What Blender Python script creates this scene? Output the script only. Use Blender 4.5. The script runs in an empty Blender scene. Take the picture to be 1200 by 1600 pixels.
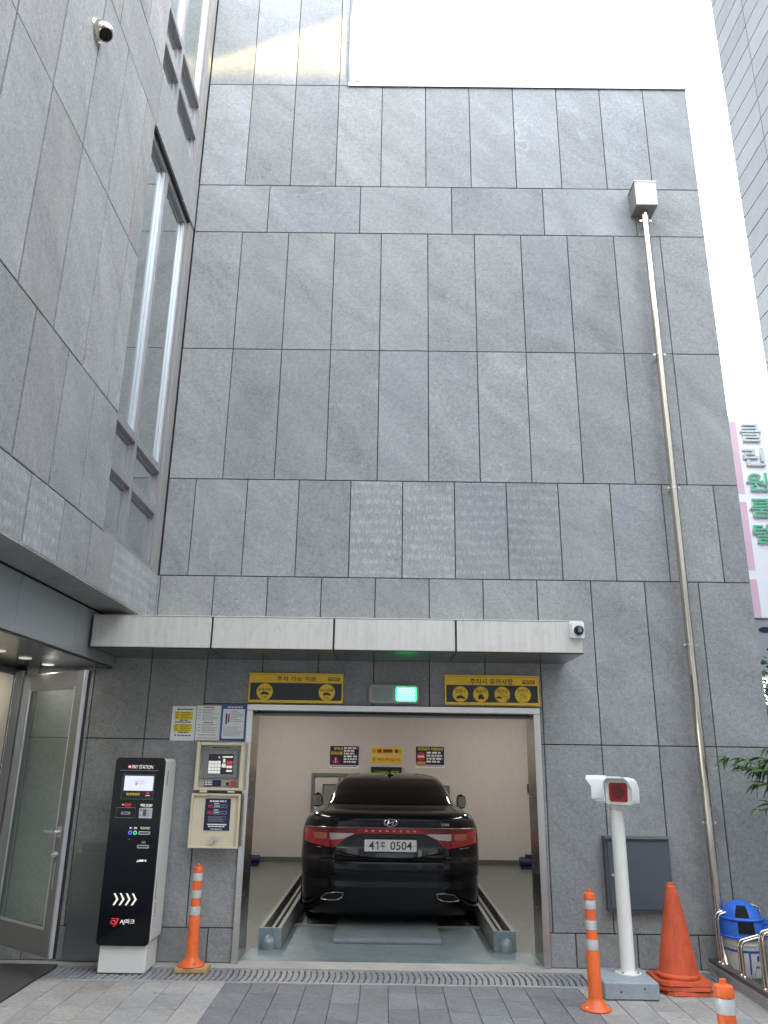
import bpy, bmesh, math, random
import numpy as np
from mathutils import Vector, Matrix
random.seed(7)
R = math.radians
scene = bpy.context.scene
col = scene.collection

# ------------------------------------------------------------------ camera
cam_d = bpy.data.cameras.new('camera'); cam = bpy.data.objects.new('camera', cam_d); col.objects.link(cam)
rx = Vector((0.999907, 0.000511, 0.013623)); uy = Vector((-0.012829, -0.302837, 0.952956)); fw = Vector((-0.004613, 0.953042, 0.302803))
M = Matrix((rx, uy, -fw)).transposed().to_4x4(); M.translation = (2.12305, -7.07711, 1.595)
cam.matrix_world = M
cam_d.sensor_fit = 'VERTICAL'; cam_d.sensor_height = 36.0; cam_d.sensor_width = 27.0
cam_d.lens = 1213.13 / 1600 * 36.0
cam_d.clip_start = 0.05; cam_d.clip_end = 2000
scene.camera = cam

# ------------------------------------------------------------------ sky, sun, exposure
SUN = Vector((3.5, -1.0, 1.62)).normalized()
world = bpy.data.worlds.new('World'); scene.world = world; world.use_nodes = True
wn = world.node_tree; wn.nodes.clear()
sky = wn.nodes.new('ShaderNodeTexSky'); sky.sky_type = 'NISHITA'; sky.sun_disc = False
sky.sun_elevation = math.asin(SUN.z); sky.sun_rotation = math.atan2(SUN.x, SUN.y)
sky.air_density = 1.0; sky.dust_density = 1.5; sky.ozone_density = 1.0; sky.altitude = 0
hs = wn.nodes.new('ShaderNodeHueSaturation'); hs.inputs['Saturation'].default_value = 0.36
bgn = wn.nodes.new('ShaderNodeBackground'); bgn.inputs['Strength'].default_value = 0.15
wo = wn.nodes.new('ShaderNodeOutputWorld')
wn.links.new(sky.outputs[0], hs.inputs['Color']); wn.links.new(hs.outputs[0], bgn.inputs['Color']); wn.links.new(bgn.outputs[0], wo.inputs['Surface'])
sl = bpy.data.lights.new('sun', 'SUN'); sl.energy = 2.3; sl.angle = R(0.7); sl.color = (1.0, 0.79, 0.30)
so = bpy.data.objects.new('sun', sl); col.objects.link(so)
so.rotation_euler = SUN.to_track_quat('Z', 'Y').to_euler(); so.location = (20, -25, 20)
vs = scene.view_settings
vs.view_transform = 'Standard'; vs.look = 'None'; vs.gamma = 1.0; vs.use_curve_mapping = False
vs.exposure = 3.92
ROOM_W = 1.6   # watts of each fluorescent tube in the lift room

# ------------------------------------------------------------------ materials
MATS = {}
def nd(t, typ, **kw):
    n = t.nodes.new(typ)
    for k, v in kw.items(): setattr(n, k, v)
    return n
def ramp(t, src, stops, interp='LINEAR'):
    r = t.nodes.new('ShaderNodeValToRGB'); r.color_ramp.interpolation = interp
    e = r.color_ramp.elements
    while len(e) < len(stops): e.new(0.5)
    for i, (p, c) in enumerate(stops):
        e[i].position = p; e[i].color = (c, c, c, 1) if not hasattr(c, '__len__') else (*c, 1)
    t.links.new(src, r.inputs[0]); return r.outputs[0]
def noise(t, vec, scale, detail=3, rough=.55, dist=0):
    n = nd(t, 'ShaderNodeTexNoise'); n.inputs['Scale'].default_value = scale; n.inputs['Detail'].default_value = detail
    n.inputs['Roughness'].default_value = rough; n.inputs['Distortion'].default_value = dist
    if vec is not None: t.links.new(vec, n.inputs['Vector'])
    return n.outputs[0]
def mth(t, op, a, b=None, c=None):
    n = nd(t, 'ShaderNodeMath', operation=op)
    for i, v in enumerate((a, b, c)):
        if v is None: continue
        if isinstance(v, (int, float)): n.inputs[i].default_value = v
        else: t.links.new(v, n.inputs[i])
    return n.outputs[0]
def vmth(t, op, a, b):
    n = nd(t, 'ShaderNodeVectorMath', operation=op)
    for i, v in enumerate((a, b)):
        if isinstance(v, (tuple, list)): n.inputs[i].default_value = v
        else: t.links.new(v, n.inputs[i])
    return n.outputs[0]
def mix(t, fac, a, b, mode='MIX'):
    n = nd(t, 'ShaderNodeMix', data_type='RGBA', blend_type=mode)
    for i, v in ((0, fac), (6, a), (7, b)):
        if isinstance(v, (int, float)): n.inputs[i].default_value = v
        elif isinstance(v, (tuple, list)): n.inputs[i].default_value = (*v[:3], 1)
        else: t.links.new(v, n.inputs[i])
    return n.outputs[2]
def newmat(name):
    m = bpy.data.materials.new(name); m.use_nodes = True
    t = m.node_tree; p = t.nodes['Principled BSDF']; MATS[name] = m
    return m, t, p
def bump(t, p, h, strength, dist=.01):
    b = nd(t, 'ShaderNodeBump'); b.inputs['Strength'].default_value = strength; b.inputs['Distance'].default_value = dist
    t.links.new(h, b.inputs['Height']); t.links.new(b.outputs[0], p.inputs['Normal'])
def pm(name, c, rough=.5, metal=0., var=.12, scale=6., fine=.06, bs=0., bsc=120., emit=None, es=0., coat=0., spec=None, rvar=.12, stretch=None, trans=0., grime=0., gcol=(.05,.045,.04)):
    """general procedural surface: base colour with cloudy variation, fine grain, roughness variation, optional bump"""
    m, t, p = newmat(name)
    tc = nd(t, 'ShaderNodeTexCoord').outputs['Object']
    oi = nd(t, 'ShaderNodeObjectInfo').outputs['Random']
    off = nd(t, 'ShaderNodeCombineXYZ'); t.links.new(mth(t, 'MULTIPLY', oi, 31.), off.inputs[0]); t.links.new(mth(t, 'MULTIPLY', oi, 17.), off.inputs[2])
    v = vmth(t, 'ADD', tc, off.outputs[0])
    if stretch: v = vmth(t, 'MULTIPLY', v, stretch)
    n1 = noise(t, v, scale, 4); n2 = noise(t, v, bsc, 2)
    f = mth(t, 'ADD', mth(t, 'MULTIPLY_ADD', n1, 2 * var, 1 - var), mth(t, 'MULTIPLY_ADD', n2, 2 * fine, -fine))
    cc = nd(t, 'ShaderNodeCombineXYZ')
    for i in range(3): t.links.new(f, cc.inputs[i])
    colr = mix(t, 1., (*c, 1), cc.outputs[0], 'MULTIPLY')
    if grime:   # scuffs and dirt with a shape of their own
        gv = vmth(t, 'MULTIPLY', tc, (1., 1., .45))
        g1 = ramp(t, noise(t, vmth(t, 'ADD', gv, off.outputs[0]), 14., 5, .7, .8), [(.50, 0.), (.66, 1.)])
        g2 = ramp(t, noise(t, vmth(t, 'MULTIPLY', v, (60., 60., 9.)), 1., 3, .6), [(.60, 0.), (.70, 1.)])
        colr = mix(t, mth(t, 'MULTIPLY', mth(t, 'MAXIMUM', g1, mth(t, 'MULTIPLY', g2, .7)), grime), colr, gcol)
    t.links.new(colr, p.inputs['Base Color'])
    t.links.new(mth(t, 'MULTIPLY_ADD', n1, rvar, max(0.02, rough - rvar / 2)), p.inputs['Roughness'])
    p.inputs['Metallic'].default_value = metal
    if coat: p.inputs['Coat Weight'].default_value = coat; p.inputs['Coat Roughness'].default_value = .03
    if spec is not None: p.inputs['Specular IOR Level'].default_value = spec
    if bs: bump(t, p, n2, bs, .004)
    if emit: p.inputs['Emission Color'].default_value = (*emit, 1); p.inputs['Emission Strength'].default_value = es * .06
    if trans: p.inputs['Transmission Weight'].default_value = trans
    return m

def stone(name, c0, c1, streak=0., vein=1., warm=.5, spots=0.):
    m, t, p = newmat(name)
    pos = nd(t, 'ShaderNodeNewGeometry').outputs['Position']
    rnd = nd(t, 'ShaderNodeObjectInfo').outputs['Random']
    off = nd(t, 'ShaderNodeCombineXYZ')
    for i, k in enumerate((37., 53., 71.)): t.links.new(mth(t, 'MULTIPLY', rnd, k), off.inputs[i])
    v = vmth(t, 'ADD', pos, off.outputs[0])
    r2 = mth(t, 'FRACT', mth(t, 'MULTIPLY', rnd, 13.73)); r3 = mth(t, 'FRACT', mth(t, 'MULTIPLY', rnd, 47.31))
    fine = noise(t, v, 74, 3, .75); mid = noise(t, v, 26, 4, .65)
    sx_ = nd(t, 'ShaderNodeSeparateXYZ'); t.links.new(v, sx_.inputs[0])
    hx = mth(t, 'ADD', sx_.outputs[0], sx_.outputs[1])
    dg_ = nd(t, 'ShaderNodeCombineXYZ')
    t.links.new(mth(t, 'ADD', mth(t, 'MULTIPLY', hx, .55), mth(t, 'MULTIPLY', sx_.outputs[2], -.55)), dg_.inputs[0])
    t.links.new(mth(t, 'ADD', mth(t, 'MULTIPLY', hx, 1.6), mth(t, 'MULTIPLY', sx_.outputs[2], 1.6)), dg_.inputs[1])
    diag = dg_.outputs[0]
    big = noise(t, diag, 1.5, 5, .6, .5)
    f = mth(t, 'ADD', mth(t, 'MULTIPLY', fine, .48), mth(t, 'ADD', mth(t, 'MULTIPLY', mid, .24), mth(t, 'MULTIPLY', big, .28)))
    base = mix(t, ramp(t, f, [(.36, 0.), (.64, 1.)]), c0, c1)
    # white mineral flecks
    fl = ramp(t, noise(t, v, 260, 2, .5), [(.63, 0.), (.72, 1.)])
    base = mix(t, mth(t, 'MULTIPLY', fl, .28), base, (.45, .46, .47))
    # white veins: thin ridges of a distorted noise, only in some panels and only in patches
    vn = noise(t, vmth(t, 'MULTIPLY', diag, (1.9, .55, 1.)), 1.0, 3, .5, .1)
    ridge = mth(t, 'SUBTRACT', 1., mth(t, 'MULTIPLY', mth(t, 'ABSOLUTE', mth(t, 'SUBTRACT', vn, .5)), 75.))
    ridge = mth(t, 'MAXIMUM', ridge, 0.)
    patch = ramp(t, noise(t, v, 3.2, 3), [(.46, 0.), (.70, 1.)])
    has = ramp(t, r2, [(.55, 0.), (.85, 1.)])
    vf = mth(t, 'MULTIPLY', mth(t, 'MULTIPLY', ridge, patch), mth(t, 'MULTIPLY', has, .26 * vein))
    base = mix(t, vf, base, (.60, .61, .62))
    # scuffs, short pale marks
    sc = ramp(t, noise(t, vmth(t, 'MULTIPLY', v, (30., 30., 9.)), 1.0, 3, .6, .8), [(.66, 0.), (.74, 1.)])
    scp = ramp(t, noise(t, v, 1.3, 2), [(.55, 0.), (.70, 1.)])
    base = mix(t, mth(t, 'MULTIPLY', mth(t, 'MULTIPLY', sc, scp), .22), base, (.5, .51, .52))
    # damp stains
    st = ramp(t, noise(t, v, 1.15, 3, .5, .3), [(.60, 0.), (.68, 1.)])
    base = mix(t, mth(t, 'MULTIPLY', st, mth(t, 'MULTIPLY', r3, .22)), base, (.07, .075, .08))
    if streak:
        w = nd(t, 'ShaderNodeTexWave', wave_type='BANDS', bands_direction='Z'); w.inputs['Scale'].default_value = 3.2
        w.inputs['Distortion'].default_value = 2.2; w.inputs['Detail'].default_value = 2; t.links.new(v, w.inputs['Vector'])
        dn = noise(t, vmth(t, 'MULTIPLY', v, (75., 75., 13.)), 1., 3, .6)
        dr = ramp(t, mth(t, 'MULTIPLY', dn, mth(t, 'MULTIPLY_ADD', w.outputs[1], .35, .75)), [(.47, 0.), (.66, 1.)])
        base = mix(t, mth(t, 'MULTIPLY', dr, streak), base, (.50, .52, .55))
    if spots:   # gum and oil spots
        vo = nd(t, 'ShaderNodeTexVoronoi'); vo.inputs['Scale'].default_value = 5.5; t.links.new(pos, vo.inputs['Vector'])
        sp_ = ramp(t, mth(t, 'ADD', vo.outputs['Distance'], mth(t, 'MULTIPLY', mid, .12)), [(.13, 1.), (.17, 0.)])
        base = mix(t, mth(t, 'MULTIPLY', sp_, spots), base, (.08, .078, .075))
        ws = ramp(t, noise(t, pos, 1.1, 4, .6, .4), [(.45, 0.), (.68, 1.)])
        base = mix(t, mth(t, 'MULTIPLY', ws, spots * .6), base, (.10, .098, .092))
    # tone of the whole panel
    tone = mth(t, 'MULTIPLY_ADD', rnd, .21, .895)
    cc = nd(t, 'ShaderNodeCombineXYZ')
    t.links.new(mth(t, 'MULTIPLY', tone, mth(t, 'MULTIPLY_ADD', r3, .09 * warm, 1.)), cc.inputs[0])
    t.links.new(mth(t, 'MULTIPLY', tone, mth(t, 'MULTIPLY_ADD', r3, .03 * warm, 1.)), cc.inputs[1])
    t.links.new(mth(t, 'MULTIPLY', tone, mth(t, 'MULTIPLY_ADD', r3, -.05 * warm, 1.)), cc.inputs[2])
    base = mix(t, 1., base, cc.outputs[0], 'MULTIPLY')
    t.links.new(base, p.inputs['Base Color'])
    p.inputs['Roughness'].default_value = .78
    p.inputs['Specular IOR Level'].default_value = .35
    bump(t, p, f, .35, .004)
    return m
stone('stone', (.172, .177, .177), (.365, .372, .370))
stone('stone_streak', (.175, .182, .186), (.36, .375, .382), streak=.36, vein=.4, warm=.5)
stone('paver_light', (.25, .243, .23), (.45, .44, .42), vein=0., warm=.8, spots=.45)
stone('paver_dark', (.125, .125, .128), (.265, .265, .27), vein=0., warm=.3, spots=.4)
stone('concrete', (.30, .30, .29), (.47, .465, .45), vein=0., warm=.6, spots=.3)
stone('concrete_blue', (.24, .27, .29), (.38, .42, .44), vein=0., warm=.2)
stone('soil', (.05, .042, .032), (.12, .10, .075), vein=0.)
stone('cladding', (.072, .073, .075), (.105, .107, .11), vein=.2, warm=.3)
pm('joint', (.035, .036, .038), .9)
pm('backing', (.05, .05, .052), .9)
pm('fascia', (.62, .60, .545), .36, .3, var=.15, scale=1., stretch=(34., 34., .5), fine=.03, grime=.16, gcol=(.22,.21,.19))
pm('beam_alu', (.36, .38, .39), .38, .35, var=.05, scale=2.)
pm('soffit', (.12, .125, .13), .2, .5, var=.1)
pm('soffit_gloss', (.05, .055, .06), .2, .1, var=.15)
pm('steel', (.62, .60, .57), .24, 1., var=.06, scale=2., stretch=(1., 1., 12.), fine=.03, rvar=.18)
pm('steel_h', (.62, .60, .57), .24, 1., var=.06, scale=2., stretch=(12., 1., 1.), fine=.03, rvar=.18)
pm('steel_pipe', (.60, .55, .47), .10, 1., var=.06, scale=3., fine=.02, rvar=.12)
pm('galv', (.34, .345, .35), .5, .4, var=.25, scale=14., fine=.1)
pm('alu', (.62, .63, .65), .35, .8, var=.05)
pm('alu_dull', (.23, .235, .24), .45, .5, var=.06)
pm('win_frame', (.31, .305, .315), .38, .4, var=.05)
pm('win_light', (.55, .58, .60), .35, .4, var=.04)
pm('reveal', (.26, .25, .24), .6, .1, var=.08)
pm('rubber', (.012, .012, .013), .6, var=.1)
pm('black', (.012, .012, .014), .35, var=.1)
pm('void', (.004, .004, .005), .9, var=.1)
pm('kiosk_black', (.004, .005, .008), .08, var=.2, rvar=.03, spec=.25)
pm('kiosk_white', (.70, .69, .64), .38, var=.04)
pm('white', (.80, .80, .78), .4, var=.04)
pm('post_white', (.72, .71, .65), .35, var=.06, scale=3.)
pm('cream', (.66, .58, .40), .42, var=.05)
pm('cream_wall', (.60, .55, .44), .6, var=.05, scale=1.5)
pm('room_wall', (.62, .585, .55), .75, var=.05, scale=1.2, bs=.12, bsc=60, grime=.10, gcol=(.3,.27,.24))
pm('room_floor', (.205, .22, .21), .45, .2, var=.18, scale=3., bs=.2, bsc=90, grime=.35, gcol=(.07,.065,.06))
pm('pallet', (.24, .30, .315), .40, .3, var=.25, scale=4., bs=.15, bsc=90, grime=.4, gcol=(.10,.105,.10))
pm('pallet_light', (.27, .275, .265), .4, .3, var=.15, scale=6.)
pm('baseboard', (.12, .12, .115), .6)
pm('orange', (.80, .135, .022), .42, var=.12, scale=9., grime=.28, gcol=(.22,.06,.03))
pm('cone_red', (.62, .095, .030), .5, var=.25, scale=7., fine=.12, grime=.42, gcol=(.20,.05,.03))
pm('reflective', (.62, .64, .64), .3, .2, var=.15, scale=30., grime=.35, gcol=(.3,.3,.29))
pm('wood', (.52, .33, .14), .6, var=.2, scale=5., stretch=(1., 14., 1.))
pm('box_grey', (.085, .10, .115), .45, .1, var=.08)
pm('cover_grey', (.19, .20, .195), .35, .5, var=.1, scale=2.)
pm('sign_yellow', (.90, .56, .02), .38, var=.04)
pm('sign_black', (.012, .016, .018), .3, var=.1)
pm('print_dark', (.03, .025, .02), .5)
pm('print_brown', (.17, .055, .01), .5)
pm('print_white', (.82, .82, .80), .5, var=.03)
pm('print_grey', (.33, .33, .36), .5)
pm('print_red', (.62, .02, .025), .45)
pm('print_orange', (.75, .30, .02), .5)
pm('print_yellow', (.80, .62, .015), .5)
pm('print_blue', (.02, .10, .42), .45)
pm('print_navy', (.008, .012, .055), .4)
pm('print_cream', (.85, .78, .55), .5)
pm('light_housing', (.36, .35, .31), .45, .2)
pm('lens_off', (.22, .24, .22), .25, coat=.4)
pm('led_green', (.10, .8, .45), .4, emit=(.012, 1.0, .18), es=6.5)
pm('led_hot', (.5, .9, .75), .4, emit=(.45, 1.0, .75), es=2.2)
pm('led_text', (.05, .3, .02), .5, emit=(.22, .75, .05), es=.35)
pm('screen', (.5, .5, .6), .2, emit=(.72, .76, 1.), es=.75)
pm('screen2', (.4, .4, .4), .2, emit=(.95, .95, .82), es=.6)
pm('blue_ring', (.1, .1, .6), .4, emit=(.18, .2, 1.), es=1.2)
pm('green_ring', (.1, .6, .3), .4, emit=(.1, 1., .45), es=.9)
pm('lit_white', (.8, .8, .7), .4, emit=(1., .95, .82), es=.45)
pm('lit_red', (.6, .03, .05), .4, emit=(1., .05, .09), es=.3)
pm('tube_lamp', (.9, .9, .9), .4, emit=(1., .93, .84), es=11.)
pm('downlight', (.5, .5, .48), .4, emit=(1., .95, .85), es=.55)
pm('car_paint', (.0025, .003, .005), .10, var=.1, rvar=.03, spec=.32)
pm('car_glass', (.002, .0025, .0025), .04, var=.1, rvar=.02, spec=.14)
pm('chrome', (.75, .75, .76), .08, 1., var=.03, rvar=.05)
pm('car_recess', (.03, .033, .03), .05, .55, var=.1, rvar=.03, coat=1.)
pm('lamp_red', (.36, .008, .013), .12, var=.25, scale=20., coat=1.)
pm('lamp_dark', (.16, .008, .012), .12, var=.2, scale=20., coat=1.)
pm('lamp_white', (.62, .58, .56), .18, .3, var=.3, scale=30., coat=1.)
pm('sensor_red', (.28, .004, .008), .3, var=.25, scale=20., spec=.3)
pm('sensor_dark', (.05, .002, .004), .3, spec=.3)
pm('lamp_pink', (.45, .16, .13), .16, .2, var=.3, scale=24., coat=1.)
pm('tyre', (.012, .012, .012), .75, bs=.2)
pm('rim', (.45, .45, .46), .25, .9)
pm('bin_blue', (.02, .14, .62), .38, var=.25, scale=14., grime=.4, gcol=(.10,.14,.22))
pm('bucket', (.62, .61, .56), .45, var=.12, scale=9., grime=.35, gcol=(.3,.28,.24))
pm('blue_machine', (.012, .016, .07), .45)
pm('sign_white', (.80, .80, .81), .5, var=.03)
pm('sign_pink', (.66, .44, .50), .5, var=.04)
pm('letter_green', (.10, .44, .26), .45, var=.08)
pm('letter_pale', (.52, .55, .53), .45, var=.05)
pm('letter_side', (.62, .62, .60), .5)
pm('wall_beige', (.52, .51, .49), .7, var=.1, scale=1.)
pm('mat_dark', (.065, .06, .06), .85, var=.3, scale=8., stretch=(3., 30., 1.), bs=.4, bsc=40)
pm('hopper', (.34, .32, .29), .45, .8, var=.35, scale=9.)
pm('rail_brown', (.16, .13, .115), .45, .5, var=.25, scale=8.)
pm('leaf', (.060, .135, .030), .45, var=.35, scale=9.)
pm('leaf_light', (.13, .22, .055), .45, var=.3, scale=9.)
pm('leaf_dark', (.035, .085, .022), .5, var=.35, scale=7.)
pm('stem', (.16, .17, .05), .5)
pm('bark', (.10, .08, .06), .8)
pm('grass', (.10, .15, .045), .6, var=.4, scale=6.)
pm('flash', (.45, .49, .55), .3, .6)
pm('flash_dull', (.16, .18, .21), .5, .2)
# window glass: strong mirror over a dim grey-green interior
m, t, p = newmat('glass')
gl = nd(t, 'ShaderNodeBsdfGlossy'); gl.inputs['Roughness'].default_value = .02; gl.inputs['Color'].default_value = (.72, .76, .75, 1)
p.inputs['Base Color'].default_value = (.17, .19, .18, 1); p.inputs['Roughness'].default_value = .1
lw = nd(t, 'ShaderNodeLayerWeight'); lw.inputs['Blend'].default_value = .45
ms = nd(t, 'ShaderNodeMixShader'); t.links.new(mth(t, 'MULTIPLY_ADD', lw.outputs['Facing'], .65, .18), ms.inputs[0])
t.links.new(p.outputs[0], ms.inputs[1]); t.links.new(gl.outputs[0], ms.inputs[2]); t.links.new(ms.outputs[0], t.nodes['Material Output'].inputs[0])
# clear door glass
m, t, p = newmat('door_glass')
tr = nd(t, 'ShaderNodeBsdfTransparent'); tr.inputs['Color'].default_value = (.88, .92, .91, 1)
gl = nd(t, 'ShaderNodeBsdfGlossy'); gl.inputs['Roughness'].default_value = .02; gl.inputs['Color'].default_value = (.8, .85, .85, 1)
ms = nd(t, 'ShaderNodeMixShader'); fr = nd(t, 'ShaderNodeLayerWeight'); fr.inputs[0].default_value = .5
t.links.new(mth(t, 'MULTIPLY_ADD', mth(t, 'POWER', fr.outputs['Facing'], 3.), .55, .07), ms.inputs[0]); t.links.new(tr.outputs[0], ms.inputs[1]); t.links.new(gl.outputs[0], ms.inputs[2]); t.links.new(ms.outputs[0], t.nodes['Material Output'].inputs[0])

# ------------------------------------------------------------------ mesh helpers
def finish(me, smooth):
    if smooth:
        me.polygons.foreach_set('use_smooth', [True] * len(me.polygons))
        try: me.set_sharp_from_angle(angle=R(smooth if smooth > 1 else 40))
        except Exception: pass
class MB:
    def __init__(s): s.v = []; s.f = []
    def add(s, vs_, fs):
        o = len(s.v); s.v += [tuple(a) for a in vs_]; s.f += [tuple(i + o for i in f) for f in fs]; return s
    def box(s, x0, x1, y0, y1, z0, z1):
        return s.add([(x0,y0,z0),(x1,y0,z0),(x1,y1,z0),(x0,y1,z0),(x0,y0,z1),(x1,y0,z1),(x1,y1,z1),(x0,y1,z1)],
                     [(3,2,1,0),(4,5,6,7),(0,1,5,4),(1,2,6,5),(2,3,7,6),(3,0,4,7)])
    def cbox(s, x0, x1, y0, y1, z0, z1, c=.004):
        """box whose twelve edges are chamfered"""
        X=(x0,x0+c,x1-c,x1); Y=(y0,y0+c,y1-c,y1); Z=(z0,z0+c,z1-c,z1)
        bm = bmesh.new(); bmesh.ops.create_cube(bm, size=1)
        for v in bm.verts: v.co = Vector((x0 if v.co.x < 0 else x1, y0 if v.co.y < 0 else y1, z0 if v.co.z < 0 else z1))
        bmesh.ops.bevel(bm, geom=list(bm.edges), offset=c, segments=1, affect='EDGES', profile=.5)
        bm.verts.index_update()
        s.add([v.co[:] for v in bm.verts], [[v.index for v in f.verts] for f in bm.faces]); bm.free(); return s
    def rbox(s, x0, x1, y0, y1, z0, z1, r, axis='y', n=5, c=0.):
        """rounded rectangle prism; rounded corners seen along axis"""
        if axis == 'y': a0,a1,b0,b1,d0,d1 = x0,x1,z0,z1,y0,y1
        elif axis == 'x': a0,a1,b0,b1,d0,d1 = y0,y1,z0,z1,x0,x1
        else: a0,a1,b0,b1,d0,d1 = x0,x1,y0,y1,z0,z1
        pts = []
        for cx, cy, st in ((a1-r,b0+r,-90),(a1-r,b1-r,0),(a0+r,b1-r,90),(a0+r,b0+r,180)):
            for k in range(n+1):
                an = R(st + 90*k/n); pts.append((cx+r*math.cos(an), cy+r*math.sin(an)))
        return s.prism(pts, d0, d1, axis)
    def prism(s, pts, d0, d1, axis='y'):
        n = len(pts)
        mk = {'y': lambda a,b,d:(a,d,b), 'x': lambda a,b,d:(d,a,b), 'z': lambda a,b,d:(a,b,d)}[axis]
        vs_ = [mk(a,b,d0) for a,b in pts] + [mk(a,b,d1) for a,b in pts]
        fs = [tuple(range(n)), tuple(range(2*n-1, n-1, -1))] + [((i+1)%n, i, n+i, n+(i+1)%n) for i in range(n)]
        if axis in 'xz': fs = [tuple(reversed(f)) for f in fs]
        return s.add(vs_, fs)
    def cyl(s, p0, p1, r0, r1=None, n=16, cap=True):
        r1 = r0 if r1 is None else r1
        p0 = Vector(p0); p1 = Vector(p1); d = (p1-p0).normalized()
        a = d.orthogonal().normalized(); b = d.cross(a)
        vs_ = []
        for p_, r in ((p0,r0),(p1,r1)):
            for k in range(n):
                an = 2*math.pi*k/n; vs_.append(p_ + a*math.cos(an)*r + b*math.sin(an)*r)
        fs = [(k,(k+1)%n,n+(k+1)%n,n+k) for k in range(n)]
        if cap: fs += [tuple(range(n-1,-1,-1)), tuple(range(n,2*n))]
        return s.add(vs_, fs)
    def tube(s, pts, r, n=8, closed=False):
        pts = [Vector(q) for q in pts]; N = len(pts); rings = []
        prev = None
        for i, q in enumerate(pts):
            if closed: d = pts[(i+1)%N]-pts[i-1]
            else: d = pts[min(i+1,N-1)]-pts[max(i-1,0)]
            d.normalize()
            a = d.orthogonal().normalized() if prev is None else (prev - d*prev.dot(d)).normalized()
            prev = a; b = d.cross(a)
            rr = r[i] if hasattr(r,'__len__') else r
            rings.append([q + a*math.cos(2*math.pi*k/n)*rr + b*math.sin(2*math.pi*k/n)*rr for k in range(n)])
        vs_ = [v for rg in rings for v in rg]; fs = []
        for i in range(N if closed else N-1):
            j = (i+1)%N
            for k in range(n): fs.append((i*n+k, i*n+(k+1)%n, j*n+(k+1)%n, j*n+k))
        if not closed: fs += [tuple(range(n-1,-1,-1)), tuple((N-1)*n+k for k in range(n))]
        return s.add(vs_, fs)
    def lathe(s, prof, c=(0,0,0), n=28):
        vs_ = []; m_ = len(prof)
        for r, z in prof:
            for k in range(n):
                an = 2*math.pi*k/n; vs_.append((c[0]+r*math.cos(an), c[1]+r*math.sin(an), c[2]+z))
        fs = []
        for i in range(m_-1):
            for k in range(n): fs.append((i*n+k, i*n+(k+1)%n, (i+1)*n+(k+1)%n, (i+1)*n+k))
        fs += [tuple(range(n-1,-1,-1)), tuple((m_-1)*n+k for k in range(n))]
        return s.add(vs_, fs)
    def grid(s, P_):
        nu = len(P_); nv = len(P_[0])
        return s.add([q for row in P_ for q in row], [(i*nv+j, i*nv+j+1, (i+1)*nv+j+1, (i+1)*nv+j) for i in range(nu-1) for j in range(nv-1)])
    def xf(s, M_):
        s.v = [tuple(M_ @ Vector(q)) for q in s.v]; return s
    def mesh(s, name, mat, smooth=0):
        me = bpy.data.meshes.new(name); me.from_pydata(s.v, [], s.f); me.materials.append(MATS[mat]); me.validate(); finish(me, smooth); me.update(); return me
    def build(s, name, mat, parent=None, smooth=0, loc=None):
        o = bpy.data.objects.new(name, s.mesh(name, mat, smooth)); col.objects.link(o)
        if parent is not None: o.parent = parent
        if loc: o.location = loc
        return o
def inst(name, me, parent, loc=(0,0,0), rot=None, scale=None):
    o = bpy.data.objects.new(name, me); col.objects.link(o); o.parent = parent; o.location = loc
    if rot is not None: o.rotation_euler = rot
    if scale is not None: o.scale = scale
    return o
def tag(o, label, cat, group=None):
    o['label'] = label; o['category'] = cat
    if group: o['group'] = group
    return o
def struct(o): o['kind'] = 'structure'; return o
def thing(name, label, cat, loc=(0,0,0), rz=0., group=None):
    o = bpy.data.objects.new(name, None); col.objects.link(o); o.location = loc; o.rotation_euler = (0,0,rz); o.empty_display_size = .1
    return tag(o, label, cat, group)
def copy_tree(o, parent=None):
    c = o.copy(); col.objects.link(c); c.parent = parent
    for ch in list(o.children): copy_tree(ch, c)
    return c
def B(name, mat, parent, x0, x1, y0, y1, z0, z1, c=0.):
    m_ = MB()
    (m_.cbox(x0,x1,y0,y1,z0,z1,c) if c else m_.box(x0,x1,y0,y1,z0,z1))
    return m_.build(name, mat, parent)
def text(s_, x0, x1, z0, z1, y, mat, parent, name='lettering', depth=.0006, M_=None, spacing=1.0, bold=0.):
    """flat lettering fitted into the rectangle x0..x1, z0..z1 of the plane at y, facing -y"""
    cu = bpy.data.curves.new('t', 'FONT'); cu.body = s_; cu.extrude = depth / 2; cu.align_x = 'LEFT'; cu.space_character = spacing
    cu.resolution_u = 3
    if bold: cu.offset = bold
    ob = bpy.data.objects.new('t', cu); col.objects.link(ob)
    bpy.context.view_layer.update()
    me = bpy.data.meshes.new_from_object(ob.evaluated_get(bpy.context.evaluated_depsgraph_get()))
    bpy.data.objects.remove(ob); bpy.data.curves.remove(cu)
    n = len(me.vertices)
    if n == 0: return None
    co = np.zeros(n*3); me.vertices.foreach_get('co', co); co = co.reshape(-1,3)
    a0, a1 = co[:,0].min(), co[:,0].max(); b0, b1 = co[:,1].min(), co[:,1].max()
    out = np.stack([x0+(co[:,0]-a0)/max(a1-a0,1e-6)*(x1-x0), y - co[:,2] , z0+(co[:,1]-b0)/max(b1-b0,1e-6)*(z1-z0)], -1)
    if M_ is not None:
        out = np.array([tuple(M_ @ Vector(q)) for q in out])
    me.vertices.foreach_set('co', out.ravel()); me.materials.clear(); me.materials.append(MATS[mat]); me.update()
    o = bpy.data.objects.new(name, me); col.objects.link(o); o.parent = parent
    return o
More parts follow.
